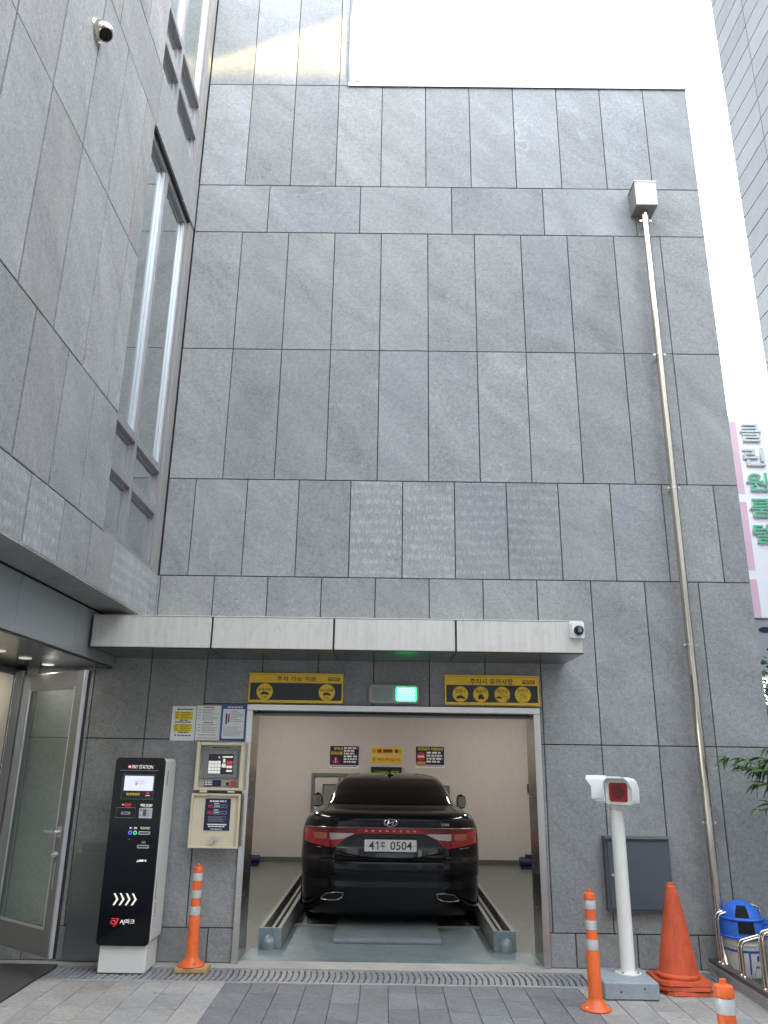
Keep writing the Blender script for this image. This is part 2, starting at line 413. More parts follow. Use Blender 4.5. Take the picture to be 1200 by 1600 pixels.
def scribble(mb, x0, x1, z0, z1, rows, y, rs, fill=.55, ragged=.35):
    """lines of print too small to read: rows of word-sized marks"""
    h = (z1-z0)/rows
    for i in range(rows):
        zt = z1 - i*h; zb = zt - h*fill; x = x0; xe = x1 - rs.random()*ragged*(x1-x0)
        while x < xe:
            w = h*fill*(1.+2.6*rs.random()); w = min(w, xe-x)
            mb.box(x, x+w*.86, y-.0004, y, zb, zt); x += w + h*.15
    return mb
# ================================================================== GROUND
g = MB(); g.box(-150, 150, -150, -0.545, -.30, -.012)
g.box(-150, 150, 7.2, 300, -.30, -.012); g.box(5.6, 150, -0.545, 7.2, -.30, -.012); g.box(-150, -1.3, -0.545, 7.2, -.30, -.012)
ground = struct(g.build('ground', 'paver_dark'))
# pavers laid one by one where the picture can tell them apart
pav = bpy.data.objects.new('pavement', None); col.objects.link(pav); struct(pav)
PW, PL = .2, .36
pmesh = {}
def paver_mesh(w, l, mat):
    k = (round(w,3), round(l,3), mat)
    if k not in pmesh:
        m_ = MB(); c=.003; t_=.04
        m_.cbox(-w/2+.002, w/2-.002, -l/2+.002, l/2-.002, -t_, 0, c)
        pmesh[k] = m_.mesh('paver', mat)
    return pmesh[k]
rs = random.Random(5)
i = 0
x = -.43
while x < 5.05:
    w = PW
    dark = .92 < x + w/2 < 3.53
    y = -.547 ; first = True
    l = rs.choice((.10, .2, .26, .36, .32)) if dark else rs.choice((.18,.36,.30,.25))
    while y > -2.3:
        xm = x + w/2
        if not (xm > 4.7 and y > -1.25):
            o = inst('paver', paver_mesh(w, l, 'paver_dark' if dark else 'paver_light'), pav, (xm, y-l/2, rs.uniform(-.0015,.0015)), (rs.uniform(-.003,.003), rs.uniform(-.003,.003), 0))
        y -= l; l = PL
    x += w
struct(B('concrete_edging', 'concrete', None, -.43, 4.6, -.545, -.515, -.2, .001))
# threshold between the drain and the car lift
struct(B('threshold', 'concrete', None, -1.3, 4.75, -.135, .10, -.2, .003))
struct(B('drain_side_ledge', 'concrete', None, 3.70, 4.75, -.515, -.137, -.2, -.006))

# trench drain with cast bars
td = thing('trench_drain', 'long grey cast steel trench drain grating running along the foot of the wall', 'drain', (0,-.33,0))
B('channel', 'void', td, -.43, 3.70, -.18, .19, -.16, -.075)
bar = MB()
for s_ in (-1, 1):
    pts = [(.0225*s_ + .016*(math.sin(u*math.pi)-.5), -.160 + .32*u, -.003 + .004*math.sin(u*math.pi)) for u in [k/8 for k in range(9)]]
    hw = .0175
    P_ = [[(a-hw, b, z_-.03), (a-hw, b, z_-.003), (a-hw+.004, b, z_), (a+hw-.004, b, z_), (a+hw, b, z_-.003), (a+hw, b, z_-.03)] for a, b, z_ in pts]
    bar.grid([list(reversed(r_)) for r_ in P_])
bar.box(-.046, .046, -.178, -.158, -.035, -.002).box(-.046, .046, .158, .180, -.035, -.002).box(-.046, .046, -.070, -.058, -.03, -.004).box(-.046, .046, .045, .057, -.03, -.004)
bme = bar.mesh('grate_bar', 'galv', 30)
k = 0; x = -.39
while x < 3.68:
    inst('grate_bar', bme, td, (x, 0, rs.uniform(-.002, .001))); x += .0935; k += 1
fr = MB(); fr.box(-.43, 3.70, -.186, -.178, -.05, .0).box(-.43, 3.70, .18, .192, -.05, .0)
fr.build('frame', 'galv', td)

# ================================================================== PARKING BUILDING (faces the camera)
pb = thing('parking_building', 'grey stone panelled parking tower wall facing the camera with car entrance', 'building', (0,0,0))
ZL = [9.02, 7.608, 6.997, 5.578, 4.158, 3.198, 1.733, .2575, .0]
XR = 5.505; TX = 1.60
OP = (.905, 3.49, 2.04)        # entrance opening x0 x1 ztop
GAP = .0042
smesh = {}
def panel_mesh(w, h, mat, gx=GAP):
    k = (round(w,3), round(h,3), mat, gx)
    if k not in smesh:
        c = .0025; a = w/2-gx; b = h/2-GAP; d = .03
        v = [(-a,d,-b),(a,d,-b),(a,d,b),(-a,d,b), (-a,c,-b),(a,c,-b),(a,c,b),(-a,c,b), (-a+c,0,-b+c),(a-c,0,-b+c),(a-c,0,b-c),(-a+c,0,b-c)]
        f = [(8,9,10,11)] + [(4+i,4+(i+1)%4,8+(i+1)%4,8+i) for i in range(4)] + [(i,(i+1)%4,4+(i+1)%4,4+i) for i in range(4)]
        m_ = MB().add(v, f); smesh[k] = m_.mesh('stone_panel', mat)
    return smesh[k]
def panel(x0, x1, z0, z1, mat='stone', parent=None, M_=None):
    if x1-x0 < .012 or z1-z0 < .012: return
    o = inst('stone_panel', panel_mesh(x1-x0, z1-z0, mat), parent or pb, ((x0+x1)/2, rs.uniform(-.0012, .0012), (z0+z1)/2))
    return o
def row(z0, z1, off, pitch, xa, xb, streak=(), hole=None):
    xs = [xa]; q = off
    while q < xb - .03:
        if q > xa + .03: xs.append(q)
        q += pitch
    xs.append(xb)
    for i in range(len(xs)-1):
        a, b = xs[i], xs[i+1]
        mat = 'stone_streak' if any(s0 <= (a+b)/2 <= s1 for s0, s1 in streak) else 'stone'
        if hole and a < hole[1] and b > hole[0] and z0 < hole[2]:
            if z1 > hole[2]: panel(a, b, hole[2], z1, mat)
            zt = min(z1, hole[2])
            if a < hole[0]: panel(a, hole[0], z0, zt, mat)
            if b > hole[1]: panel(hole[1], b, z0, zt, mat)
        else: panel(a, b, z0, z1, mat)
row(ZL[0], 10.44, 0., .5, 0, TX); row(10.44, 11.05, .28, 1., 0, TX)
row(ZL[1], ZL[0], 0., .5, 0, XR)
row(ZL[2], ZL[1], .78, 1.0, 0, XR)
row(ZL[3], ZL[2], .5176, .5, 0, XR)
row(ZL[4], ZL[3], .5176, .5, 0, XR)
row(ZL[5], ZL[4], .2646, .5, 0, XR, streak=((1.77, 3.76),))
row(ZL[6], ZL[5], .017-1.5, .5, -1.10, XR, hole=OP)
row(ZL[7], ZL[6], .017-1.5, .5, -1.10, XR, hole=OP)
row(ZL[8]+.004, ZL[7], .20-1.5, .5, -1.10, XR, hole=OP)
bk = MB(); bk.box(-1.35, OP[0], .018, .34, -.2, 2.04).box(OP[1], XR-.004, .018, .34, -.2, 2.04).box(-1.35, XR-.004, .018, .34, 2.04, 9.015).box(-1.35, TX-.003, .018, .34, 9.015, 11.0)
bk.build('backing_wall', 'joint', pb)
sw = MB(); sw.box(XR-.2, XR, .341, 7.4, 0, 9.0).box(-1.35, XR-.201, 7.2, 7.4, 0, 9.0).box(-1.35, XR-.201, .341, 7.199, 8.8, 9.0).box(-1.35, -1.15, .341, 7.199, 0, 8.799)
sw.build('rear_walls', 'wall_beige', pb)
tw = MB(); tw.box(TX-.2, TX, .0345, 6., 9.06, 11.0).box(-1.35, TX-.201, 5.8, 6., 9.06, 11.0)
tw.build('tower_side', 'flash_dull', pb)
cp = MB(); cp.box(TX+.002, XR+.012, -.02, .35, 9.024, 9.052).box(TX+.002, XR+.012, -.022, -.018, 9.0, 9.05)
cp.build('coping', 'flash', pb)
B('edge_trim', 'flash_dull', pb, TX-.001, TX+.02, -.012, .034, 9.055, 11.0)

# car lift room behind the opening
rm = bpy.data.objects.new('car_lift_room', None); col.objects.link(rm); struct(rm)
B('wall', 'room_wall', rm, -.10, 4.70, 6.85, 6.95, -.06, 2.75)
B('wall', 'room_wall', rm, -.20, -.10, .341, 6.95, -.06, 2.75)
B('wall', 'room_wall', rm, 4.66, 4.76, .341, 6.849, -.06, 2.75)
B('ceiling', 'room_wall', rm, -.20, 4.76, .341, 6.95, 2.76, 2.85)
B('inner_front_wall', 'room_wall', rm, -.099, .90, .341, .40, -.06, 2.75)
B('inner_front_wall', 'room_wall', rm, 3.495, 4.659, .341, .40, -.06, 2.75)
B('inner_front_wall', 'room_wall', rm, .901, 3.494, .341, .40, 2.06, 2.75)
B('baseboard', 'baseboard', rm, -.098, 4.655, 6.835, 6.849, -.05, .03)
B('floor', 'room_floor', rm, -.10, 4.66, .101, 6.85, -.16, -.05)

# stainless door frame and the rolled-up shutter
df = thing('door_frame', 'brushed stainless steel frame around the car entrance', 'door frame', (2.2,-.02,0))
def DB(n_, m_, *a): return B(n_, m_, df, a[0]-2.2, a[1]-2.2, a[2]+.02, a[3]+.02, a[4], a[5], .003)
DB('jamb', 'steel', .907, .962, -.028, .36, .005, 1.986)
DB('jamb', 'steel', 3.428, 3.488, -.028, .36, .005, 1.986)
DB('header', 'steel_h', .907, 3.488, -.03, .13, 1.987, 2.039)
sh = MB(); sh.box(-1.235, 1.225, .18, .36, 1.972, 2.05); sh.build('shutter_box', 'black', df)
DB('shutter_bar', 'alu_dull', .97, 3.42, .21, .25, 1.955, 1.975)
for xx in (.962, 3.41):
    m_ = MB(); m_.box(xx-2.2+.004, xx-2.2+.014, .12, .17, .55, .68); m_.build('latch_plate', 'black', df)

# ================================================================== OFFICE BUILDING (left, at right angles)
ob_ = thing('office_building', 'grey stone clad building on the left with tall corner windows', 'building', (0,0,0))
MROT = R(90)
def lpanel(y0, y1, z0, z1, mat='stone'):
    if y1-y0 < .012: return
    o = inst('stone_panel', panel_mesh(y1-y0, z1-z0, mat, .0085), ob_, (rs.uniform(-.0012,.0012), (y0+y1)/2, (z0+z1)/2), (0,0,MROT)); return o
def lrow(z0, z1, off, ya, yb, pitch=.5, streak=False):
    ys = [yb]; q = off
    while q > ya + .03:
        if q < yb - .03: ys.append(q)
        q -= pitch
    ys.append(ya)
    for i in range(len(ys)-1):
        lpanel(ys[i+1], ys[i], z0, z1, ('stone_streak' if streak and rs.random() < .55 else 'stone'))
YA = -6.2
lrow(2.755, 3.193, -.23, YA, -.02, streak=True)
lrow(3.193, 4.152, -2.0, YA, -1.5)
lrow(4.152, 5.578, -1.76, YA, -1.5)
lrow(5.578, 6.997, -1.76, YA, -1.5)
lrow(6.997, 7.608, -.48, YA, -.02, 1.0)
lrow(7.608, 9.02, -1.95, YA, -1.5); lrow(9.02, 10.38, -1.95, YA, -1.5)
wl = MB(); wl.box(-.30, -.018, YA, -1.5, 2.78, 10.38).box(-.30, -.018, -1.5, -.004, 2.78, 3.2).box(-.30, -.018, -1.5, -.004, 6.99, 7.615)
wl.box(-6, -.301, YA, -.004, 2.78, 10.38)
wl.build('backing_wall', 'joint', ob_)
# strip closing the corner next to the windows
for z0, z1 in ((3.2, 6.99), (7.615, 10.38)):
    B('corner_strip', 'reveal', ob_, -.12, -.012, -.155, -.006, z0, z1)
# soffit slabs under the overhang
for y0, y1 in ((-1.03,-.004),(-2.03,-1.03),(-3.03,-2.03),(-4.03,-3.03),(-6.2,-4.03)):
    B('soffit_slab', 'stone', ob_, -.30, -.002, y0+.003, y1-.003, 2.748, 2.776)
# metal beam under the overhang
for y0, y1 in ((-.985,-.004),(-2.0,-.985),(-3.0,-2.0),(-4.0,-3.0),(-6.2,-4.0)):
    B('beam_panel', 'beam_alu', ob_, -.345, -.312, y0+.004, y1-.004, 2.352, 2.738, .002)
B('beam_core', 'joint', ob_, -.60, -.335, -6.2, -.004, 2.36, 2.745)
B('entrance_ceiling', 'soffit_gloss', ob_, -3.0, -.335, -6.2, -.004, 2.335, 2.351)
for q in ((-.80,-.27),(-.80,-.72),(-.80,-1.17)):
    m_ = MB(); m_.lathe([(.0,.001),(.042,.0),(.046,-.004),(.05,-.002),(.05,.004)], (q[0],q[1],2.331), 20); m_.build('downlight', 'downlight', ob_, 40)
    ld = bpy.data.lights.new('downlight_source', 'AREA'); ld.shape = 'DISK'; ld.size = .08; ld.energy = .13; ld.color = (1., .95, .88)
    lo = bpy.data.objects.new('light_source', ld); col.objects.link(lo); lo.parent = ob_; lo.location = (q[0], q[1], 2.322)
# entrance side wall, door jamb
B('entrance_wall', 'cream_wall', ob_, -1.30, -1.17, -3.2, -.075, 0, 2.26, .004)
B('entrance_lintel', 'soffit', ob_, -1.30, -1.165, -3.2, -.004, 2.262, 2.334)
B('door_jamb', 'alu_dull', ob_, -1.165, -1.09, -.07, -.034, 0, 2.30, .003)
B('letter_plate', 'cream', ob_, -1.169, -1.15, -.62, -.35, 1.45, 1.80, .006)
# windows: frame, mullions, panes
def window(z0, z1, trans):
    w = bpy.data.objects.new('window', None); col.objects.link(w); w.parent = ob_
    y0, y1, ym = -1.5, -.158, -.93
    f = MB(); xa, xb = -.105, -.045
    f.box(xa,xb,y1-.05,y1,z0,z1).box(xa,xb,y0,y0+.05,z0,z1).box(xa+.002,xb-.002,y0+.05,y1-.05,z1-.06,z1).box(xa+.002,xb+.03,y0+.05,y1-.05,z0,z0+.05)
    f.build('frame', 'win_frame', w)
    mu = MB(); mu.box(xa+.004, xb+.012, ym-.03, ym+.03, z0+.05, z1-.06); mu.build('mullion', 'win_frame', w)
    cuts = [z0+.05] + [c_ for t_ in trans for c_ in (t_-.035, t_+.035)] + [z1-.06]
    for t_ in trans:
        for a, b in ((y0+.05, ym-.03), (ym+.03, y1-.05)):
            m_ = MB(); m_.box(xa+.006, xb+.016, a, b, t_-.035, t_+.035); m_.build('transom', 'win_frame', w)
    for i in range(0, len(cuts), 2):
        for a, b in ((y0+.05, ym-.03), (ym+.03, y1-.05)):
            m_ = MB(); m_.box(-.088, -.082, a, b, cuts[i], cuts[i+1]); m_.build('pane', 'glass', w)
            e = MB(); hh = cuts[i+1]-cuts[i]
            if hh < .6: e.box(-.081,-.066,a,a+.03,cuts[i],cuts[i+1]).box(-.081,-.066,b-.03,b,cuts[i],cuts[i+1]).box(-.081,-.067,a+.03,b-.03,cuts[i],cuts[i]+.03).box(-.081,-.067,a+.03,b-.03,cuts[i+1]-.03,cuts[i+1]); e.build('sash', 'win_frame', w)
            else:
                e.box(-.081,-.056,b-.018,b,cuts[i],cuts[i+1]); e.build('glazing_bead', 'win_light', w)
    return w
window(3.197, 6.99, (3.755, 4.165)); window(7.612, 10.37, (8.06, 8.50))

# open glass door, hinged at the jamb
dl = math.hypot(.745, .565); da = math.atan2(-.565, .745)
gd = thing('glass_door', 'open aluminium framed glass door standing ajar beside the stone wall', 'door', (-1.075,-.04,0), da)
L = dl
def fb(n_, m_, *a, c=.003): return B(n_, m_, gd, *a, c)
fb('stile', 'alu_dull', 0, .13, -.025, .025, .155, 2.256); fb('stile', 'alu_dull', L-.10, L-.001, -.025, .025, .155, 2.256)
fb('rail', 'alu_dull', .13, L-.10, -.024, .024, 2.13, 2.255); fb('rail', 'alu_dull', .13, L-.10, -.024, .024, .156, .33)
fb('bead', 'alu', .13, .145, -.024, -.012, .33, 2.13); fb('bead', 'alu', L-.115, L-.10, -.024, -.012, .33, 2.13); fb('bead', 'alu', .145, L-.115, -.024, -.012, .33, .35); fb('bead','alu_dull', .145, L-.115, -.024, -.012, 2.11, 2.13)
fb('pane', 'door_glass', .132, L-.102, -.004, .004, .332, 2.128, c=0.)
fb('edge_profile', 'alu', L, L+.022, -.024, .006, .156, 2.255); fb('seal', 'rubber', L, L+.03, .007, .028, .15, 2.25)
h = MB(); h.cyl((L-.05,-.026,1.02),(L-.05,-.075,1.02),.016,n=12); h.tube([(L-.05,-.07,1.02),(L-.08,-.074,1.02),(L-.19,-.07,1.02)], .011, 8); h.box(L-.075,L-.025,-.031,-.026,.98,1.06)
h.build('handle', 'alu', gd, 40)
h = MB(); h.cyl((L-.05,-.026,.86),(L-.05,-.05,.86),.024,n=14); h.cyl((L-.05,-.05,.86),(L-.05,-.07,.86),.012,n=10); h.build('lock', 'alu', gd, 40)
h = MB(); h.box(L-.055,L-.045,-.03,-.026,.62,.80); h.build('lock_plate', 'alu', gd)
# entrance mat
tag(MB().cbox(-1.164,-.44,-3.0,-.14,-.01,.012,.004).build('entrance_mat', 'mat_dark'), 'dark brown ribbed mat in front of the glass door', 'mat')

# ================================================================== CANOPY
cn = thing('entrance_canopy', 'flat cream metal canopy projecting over the car entrance', 'canopy', (1.72,0,2.43))
def CB(n_, m_, x0,x1,y0,y1,z0,z1,c=.002): return B(n_, m_, cn, x0-1.72,x1-1.72,y0,y1,z0-2.43,z1-2.43,c)
xs = [-.295, .695, 1.695, 2.695, 3.735]
for a, b in zip(xs[:-1], xs[1:]): CB('fascia_panel', 'fascia', a+.008, b-.008, -.715, -.700, 2.436, 2.688)
CB('side_panel', 'fascia', 3.715, 3.730, -.699, -.002, 2.436, 2.688)
CB('core', 'joint', -.29, 3.714, -.699, -.002, 2.445, 2.675, 0)
CB('top_sheet', 'fascia', -.295, 3.735, -.718, -.002, 2.690, 2.698)
CB('bottom_edge', 'black', -.293, 3.733, -.712, -.695, 2.426, 2.4345, 0)
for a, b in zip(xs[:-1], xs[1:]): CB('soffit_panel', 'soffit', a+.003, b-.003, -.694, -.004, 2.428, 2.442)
# security camera on its end
sc_ = thing('security_camera', 'small white box security camera with black ball lens on canopy end', 'camera', (3.685,-.716,2.615))
MB().rbox(-.048,.048,-.05,0,-.065,.065,.012).build('housing', 'white', sc_, 40)
MB().rbox(-.06,.06,-.012,-.001,-.06,.075,.012).build('backplate', 'white', sc_, 40)
m_ = MB(); m_.lathe([(.0,-.045),(.02,-.040),(.036,-.022),(.041,0),(.036,.022),(.02,.040),(.0,.045)],(0,0,0),20); m_.xf(Matrix.Translation((.004,-.058,-.005)) @ Matrix.Rotation(R(90),4,'X')); m_.build('lens_ball', 'black', sc_, 60)
m_ = MB(); m_.cyl((.004,-.095,-.012),(.004,-.104,-.014),.016,n=16); m_.build('lens', 'lens_off', sc_, 40)

# ================================================================== FACADE FITTINGS
vh = thing('vent_hood', 'round stainless steel vent hood high on the left stone wall', 'vent', (0,-2.83,6.53)); vh.scale = (.8,.8,.8)
m_ = MB(); m_.cyl((0.001,0,0),(.012,0,0),.105,.10,28); m_.build('flange', 'steel_pipe', vh, 40)
m_ = MB(); m_.lathe([(.088*math.cos(R(q)), .012+.135*math.sin(R(q))) for q in (0,12,25,38,50,62,74,85,89.5)],(0,0,0),28)
m_.xf(Matrix.Rotation(R(90),4,'Y')); m_.build('cowl', 'steel_pipe', vh, 60)
m_ = MB(); q0 = Vector((.06,0,-.015)); dq = Vector((.52,-.25,-.82)).normalized()
m_.cyl(q0, q0+dq*.066, .064, .060, 24); m_.build('mouth', 'void', vh, 40)
m_ = MB(); ax = dq.orthogonal().normalized(); bx_ = dq.cross(ax); cc_ = q0+dq*.064
m_.tube([cc_+ax*math.cos(R(k*15))*.062+bx_*math.sin(R(k*15))*.062 for k in range(24)], .005, 6, closed=True); m_.build('mouth_rim', 'steel_pipe', vh, 50)

dp = thing('downpipe', 'tall stainless steel rainwater downpipe with square hopper head', 'downpipe', (4.835,-.12,0))
m_ = MB(); m_.cyl((0,0,.42),(0,0,7.22),.036,n=24); m_.build('pipe', 'steel_pipe', dp, 50)
m_ = MB(); pts = [(0,0,.44),(0,0,.25),(0,-.02,.16),(0,-.06,.09),(0,-.10,.06)]; m_.tube(pts,.037,18); m_.build('shoe', 'steel_pipe', dp, 50)
hp = MB(); hp.cbox(-.115,.115,-.10,.118,7.23,7.52,.004); hp.build('hopper', 'hopper', dp)
hp = MB(); hp.box(-.12,.12,-.105,.118,7.521,7.535); hp.build('hopper_rim', 'hopper', dp)
for z_ in (7.10, 5.50, 4.08, 2.60, 1.125):
    c_ = MB(); c_.cyl((0,0,z_-.011),(0,0,z_+.011),.0405,n=22).box(-.062,-.036,-.006,.006,z_-.009,z_+.009).box(.036,.062,-.006,.006,z_-.009,z_+.009).box(-.009,.009,.036,.119,z_-.009,z_+.009)
    c_.cyl((.052,-.012,z_),(.052,.012,z_),.006,n=8); c_.build('clamp', 'steel', dp, 40)
for z_ in (6.35, 3.20):
    c_ = MB(); c_.cyl((0,0,z_-.003),(0,0,z_+.003),.0375,n=22); c_.build('pipe_joint', 'steel', dp, 40)
# lamp on the parapet
pl_ = thing('parapet_lamp', 'small white lamp on bracket at the foot of the roof parapet step', 'lamp', (1.72,.02,9.055))
m_ = MB(); m_.box(-.06,-.045,-.02,.02,0,.14).box(-.06,.0,-.015,.015,.12,.14); m_.build('bracket', 'alu', pl_)
m_ = MB(); m_.rbox(-.035,.045,-.05,.05,.0,.16,.03); m_.build('shade', 'white', pl_, 40)

# ================================================================== NEIGHBOURS
tb = thing('tiled_tower', 'tall pale grey stone clad tower at the upper right', 'building', (12,2,0))
B('body', 'cladding', tb, .03, 14, -4.9, 9.2, 0, 27.5)
tpm = MB().cbox(-.81+.011, .81-.011, 0, .018, -.325+.014, .325-.014, .004).mesh('cladding_panel', 'cladding')
for iz in range(38):
    for iy in range(4):
        y1 = 11.2 - iy*1.62; z0 = 8.35 + iz*.65
        if iz > 26: continue
        o = inst('cladding_panel', tpm, tb, (0, y1-.81-2, z0+.325), (0,0,R(-90)))
cg = MB(); 
B('joint_sheet', 'cover_grey', tb, .019, .0295, 2.7, 9.19, 8.3, 26)

sb = thing('white_sign_board', 'tall white sign board with pink stripe and raised green Korean letters', 'sign', (8.4,6,0))
bd = MB(); bd.cbox(-1.2,3.0,0,.5,3.95,7.70,.01); bd.build('board', 'sign_white', sb)
for z0, z1 in ((6.18,7.57),(4.78,6.02),(3.96,4.62)):
    B('pink_stripe', 'sign_pink', sb, -.06, .082, -.006, -.001, z0, z1)
for ch, zc, mt in (('클',7.34,'letter_pale'),('린',6.87,'letter_pale'),('원',6.39,'letter_green'),('룸',5.90,'letter_green'),('텔',5.43,'letter_green')):
    text(ch, .12, .50, zc-.17, zc+.17, -.03, 'letter_side', sb, name='letter', depth=.05, bold=.012)
    text(ch, .12, .50, zc-.17, zc+.17, -.057, mt, sb, name='letter_face', depth=.004, bold=.012)
B('lower_box', 'beam_alu', sb, -1.1, 2.9, .05, .5, 3.0, 3.94)
m_ = MB(); m_.lathe([(.0,0),(.11,0),(.11,.01),(.0,.012)],(0,0,0),24); m_.xf(Matrix.Translation((.13,.045,3.76)) @ Matrix.Diagonal((1,1,.45,1)) @ Matrix.Rotation(R(90),4,'X')); m_.build('oval_emblem', 'print_navy', sb, 40)
B('post', 'cover_grey', sb, .9, 1.1, .1, .3, 0, 3.0)

# building across the lane, behind the viewer (its roof edge shades the lane)
opb = thing('opposite_building', 'beige building across the lane behind the viewer', 'building', (10,-12,0))
B('wall', 'wall_beige', opb, -32, 40, -8, 0, 0, 13.0)
for fz in range(3):
    for fx in range(16):
        x0 = -28 + fx*3.6; w_ = B('window', 'glass', opb, x0, x0+1.8, .002, .03, 1.0+fz*3.1, 2.6+fz*3.1)

# unseen block added to keep off the sun, with a notched board on top
nb = thing('sun_blocker_block', 'unseen block added at the right of the lane to keep the sun off the walls', 'building', (13,-9,0))
B('wall', 'wall_beige', nb, .3, 8, -9, 6.05, 0, 14.2)
m_ = MB(); m_.prism([(0,13.2),(5.92,13.2),(5.92,14.2),(5.29,15.24),(5.19,15.41),(6.05,15.41),(6.05,17.),(0,17.)], 0, .08, 'x'); m_.build('sun_wedge_mask', 'cover_grey', nb)  # added board; its notch is cut to pass a wedge of sun
for fz in range(4):
    for fy in range(4): B('window', 'glass', nb, .26, .299, -8+fy*3.4, -6.3+fy*3.4, 1.2+fz*3.1, 2.8+fz*3.1)
# ================================================================== SIGNS OVER THE ENTRANCE
def car_icon(mb, cx, cz, w, y):
    h = w*.32
    pts = [(-.5,0),(-.5,.35),(-.38,.5),(-.25,.95),(.18,.95),(.34,.5),(.5,.4),(.5,0)]
    mb.prism([(cx+a*w, cz+b*h) for a,b in pts], y-.0006, y)
    for q in (-.28,.28): mb.cyl((cx+q*w, y, cz),(cx+q*w, y-.0007, cz), w*.09, n=10)
def disc(mb, cx, cz, r, y, n=32): mb.cyl((cx,y,cz),(cx,y-.0006,cz),r,n=n)
def ysign(name, label, x0, x1, z0, z1, title, logo):
    s = thing(name, label, 'sign', ((x0+x1)/2, -.004, z0)); ox, oz = (x0+x1)/2, z0
    MB().cbox(x0-ox, x1-ox, -.026, 0, 0, z1-oz, .003).build('board', 'sign_yellow', s)
    f = MB(); a,b,c_,d = x0-ox,x1-ox,0,z1-oz; t_=.011
    f.box(a,b,-.030,-.0261,c_,c_+t_).box(a,b,-.030,-.0261,d-t_,d).box(a,a+t_,-.0302,-.0261,c_+t_,d-t_).box(b-t_,b,-.0302,-.0261,c_+t_,d-t_); f.build('rim', 'sign_yellow', s)
    B('black_field', 'sign_black', s, a+.013, b-.013, -.0272, -.0262, .022, .171)
    B('header_line', 'print_brown', s, a+.013, b-.013, -.0268, -.0262, d-.0145, d-.0125)
    text(title, *[v for v in (logo[0]-ox, logo[1]-ox, logo[2]-oz, logo[3]-oz)], -.0268, 'print_dark', s, bold=.012)
    B('maker_plate', 'print_brown', s, logo[4]-ox, logo[5]-ox, -.0272, -.0262, logo[6]-oz, logo[7]-oz)
    m_ = MB(); lx = logo[4]-ox; m_.box(lx+.006, lx+.018, -.0277, -.0273, logo[6]-oz+.016, logo[7]-oz-.004); scribble(m_, lx+.024, logo[5]-ox-.004, logo[6]-oz+.003, logo[7]-oz-.004, 2, -.0273, rs, .6, .05); m_.build('maker_print', 'sign_yellow', s)
    return s, ox, oz
sL, ox, oz = ysign('entrance_sign', 'yellow and black sign over the left of the entrance reading 주차 가능 차량', .911, 1.748, 2.055, 2.312, '주차 가능 차량', (1.157,1.506,2.243,2.284,1.611,1.718,2.249,2.280))
for cx, tt in ((1.054,'승용차량'),(1.605,'RV차량')):
    m_ = MB(); disc(m_, cx-ox, .093, .072, -.0274); m_.build('disc', 'sign_yellow', sL)
    text(tt, cx-ox-.058, cx-ox+.058, .097, .127, -.0284, 'print_dark', sL, bold=.01)
    m_ = MB(); car_icon(m_, cx-ox, .069, .078, -.0284); m_.build('car_symbol', 'print_dark', sL)
    text('OK', cx-ox-.025, cx-ox+.025, .032, .057, -.0284, 'print_dark', sL)
sR, ox, oz = ysign('entrance_sign', 'yellow and black sign over the right of the entrance reading 주차시 유의사항', 2.652, 3.487, 2.059, 2.317, '주차시 유의사항', (2.877,3.258,2.237,2.287,3.343,3.452,2.245,2.279))
for k, (cx, tt) in enumerate(((2.789,'안테나'),(2.971,'동승자'),(3.160,'후진진입'),(3.342,'천천히'))):
    m_ = MB(); disc(m_, cx-ox, .091, .071, -.0274); m_.build('disc', 'sign_yellow', sR)
    if k < 3:
        m_ = MB(); r_ = .068
        m_.tube([(cx-ox+r_*math.cos(R(q*10)), -.0282, .091+r_*math.sin(R(q*10))) for q in range(36)], .0022, 4, closed=True)
        m_.tube([(cx-ox-.048,-.0287,.139),(cx-ox+.048,-.0287,.043)], .0026, 4); m_.build('prohibition_ring', 'print_brown', sR)
    text(tt, cx-ox-.046, cx-ox+.046, .102 if k < 3 else .112, .137 if k < 3 else .142, -.0284, 'print_dark', sR, bold=.008)
    if k == 3: text('진입', cx-ox-.026, cx-ox+.026, .070, .100, -.0284, 'print_dark', sR, bold=.008)
    m_ = MB()
    if k == 0: car_icon(m_, cx-ox, .055, .080, -.0284)
    elif k == 1:
        z_=.05; m_.prism([(cx-ox+a*.05, z_+b*.04) for a,b in ((-.5,0),(-.5,.5),(-.3,1),(.3,1),(.5,.5),(.5,0))], -.0290, -.0284); m_.box(cx-ox-.024,cx-ox-.014,-.029,-.0284,z_-.008,z_).box(cx-ox+.014,cx-ox+.024,-.029,-.0284,z_-.008,z_)
    elif k == 2:
        car_icon(m_, cx-ox-.026, .058, .055, -.0284); m_.tube([(cx-ox+.01,-.0286,.08),(cx-ox+.045,-.0286,.08),(cx-ox+.045,-.0286,.045),(cx-ox+.01,-.0286,.045)],.0018,4)
    else:
        m_.tube([(cx-ox-.018,-.0286,.060),(cx-ox+.028,-.0286,.060),(cx-ox+.028,-.0286,.030),(cx-ox-.012,-.0286,.030),(cx-ox-.012,-.0286,.045),(cx-ox-.035,-.0286,.045)],.0018,4)
    m_.build('symbol', 'print_dark', sR)
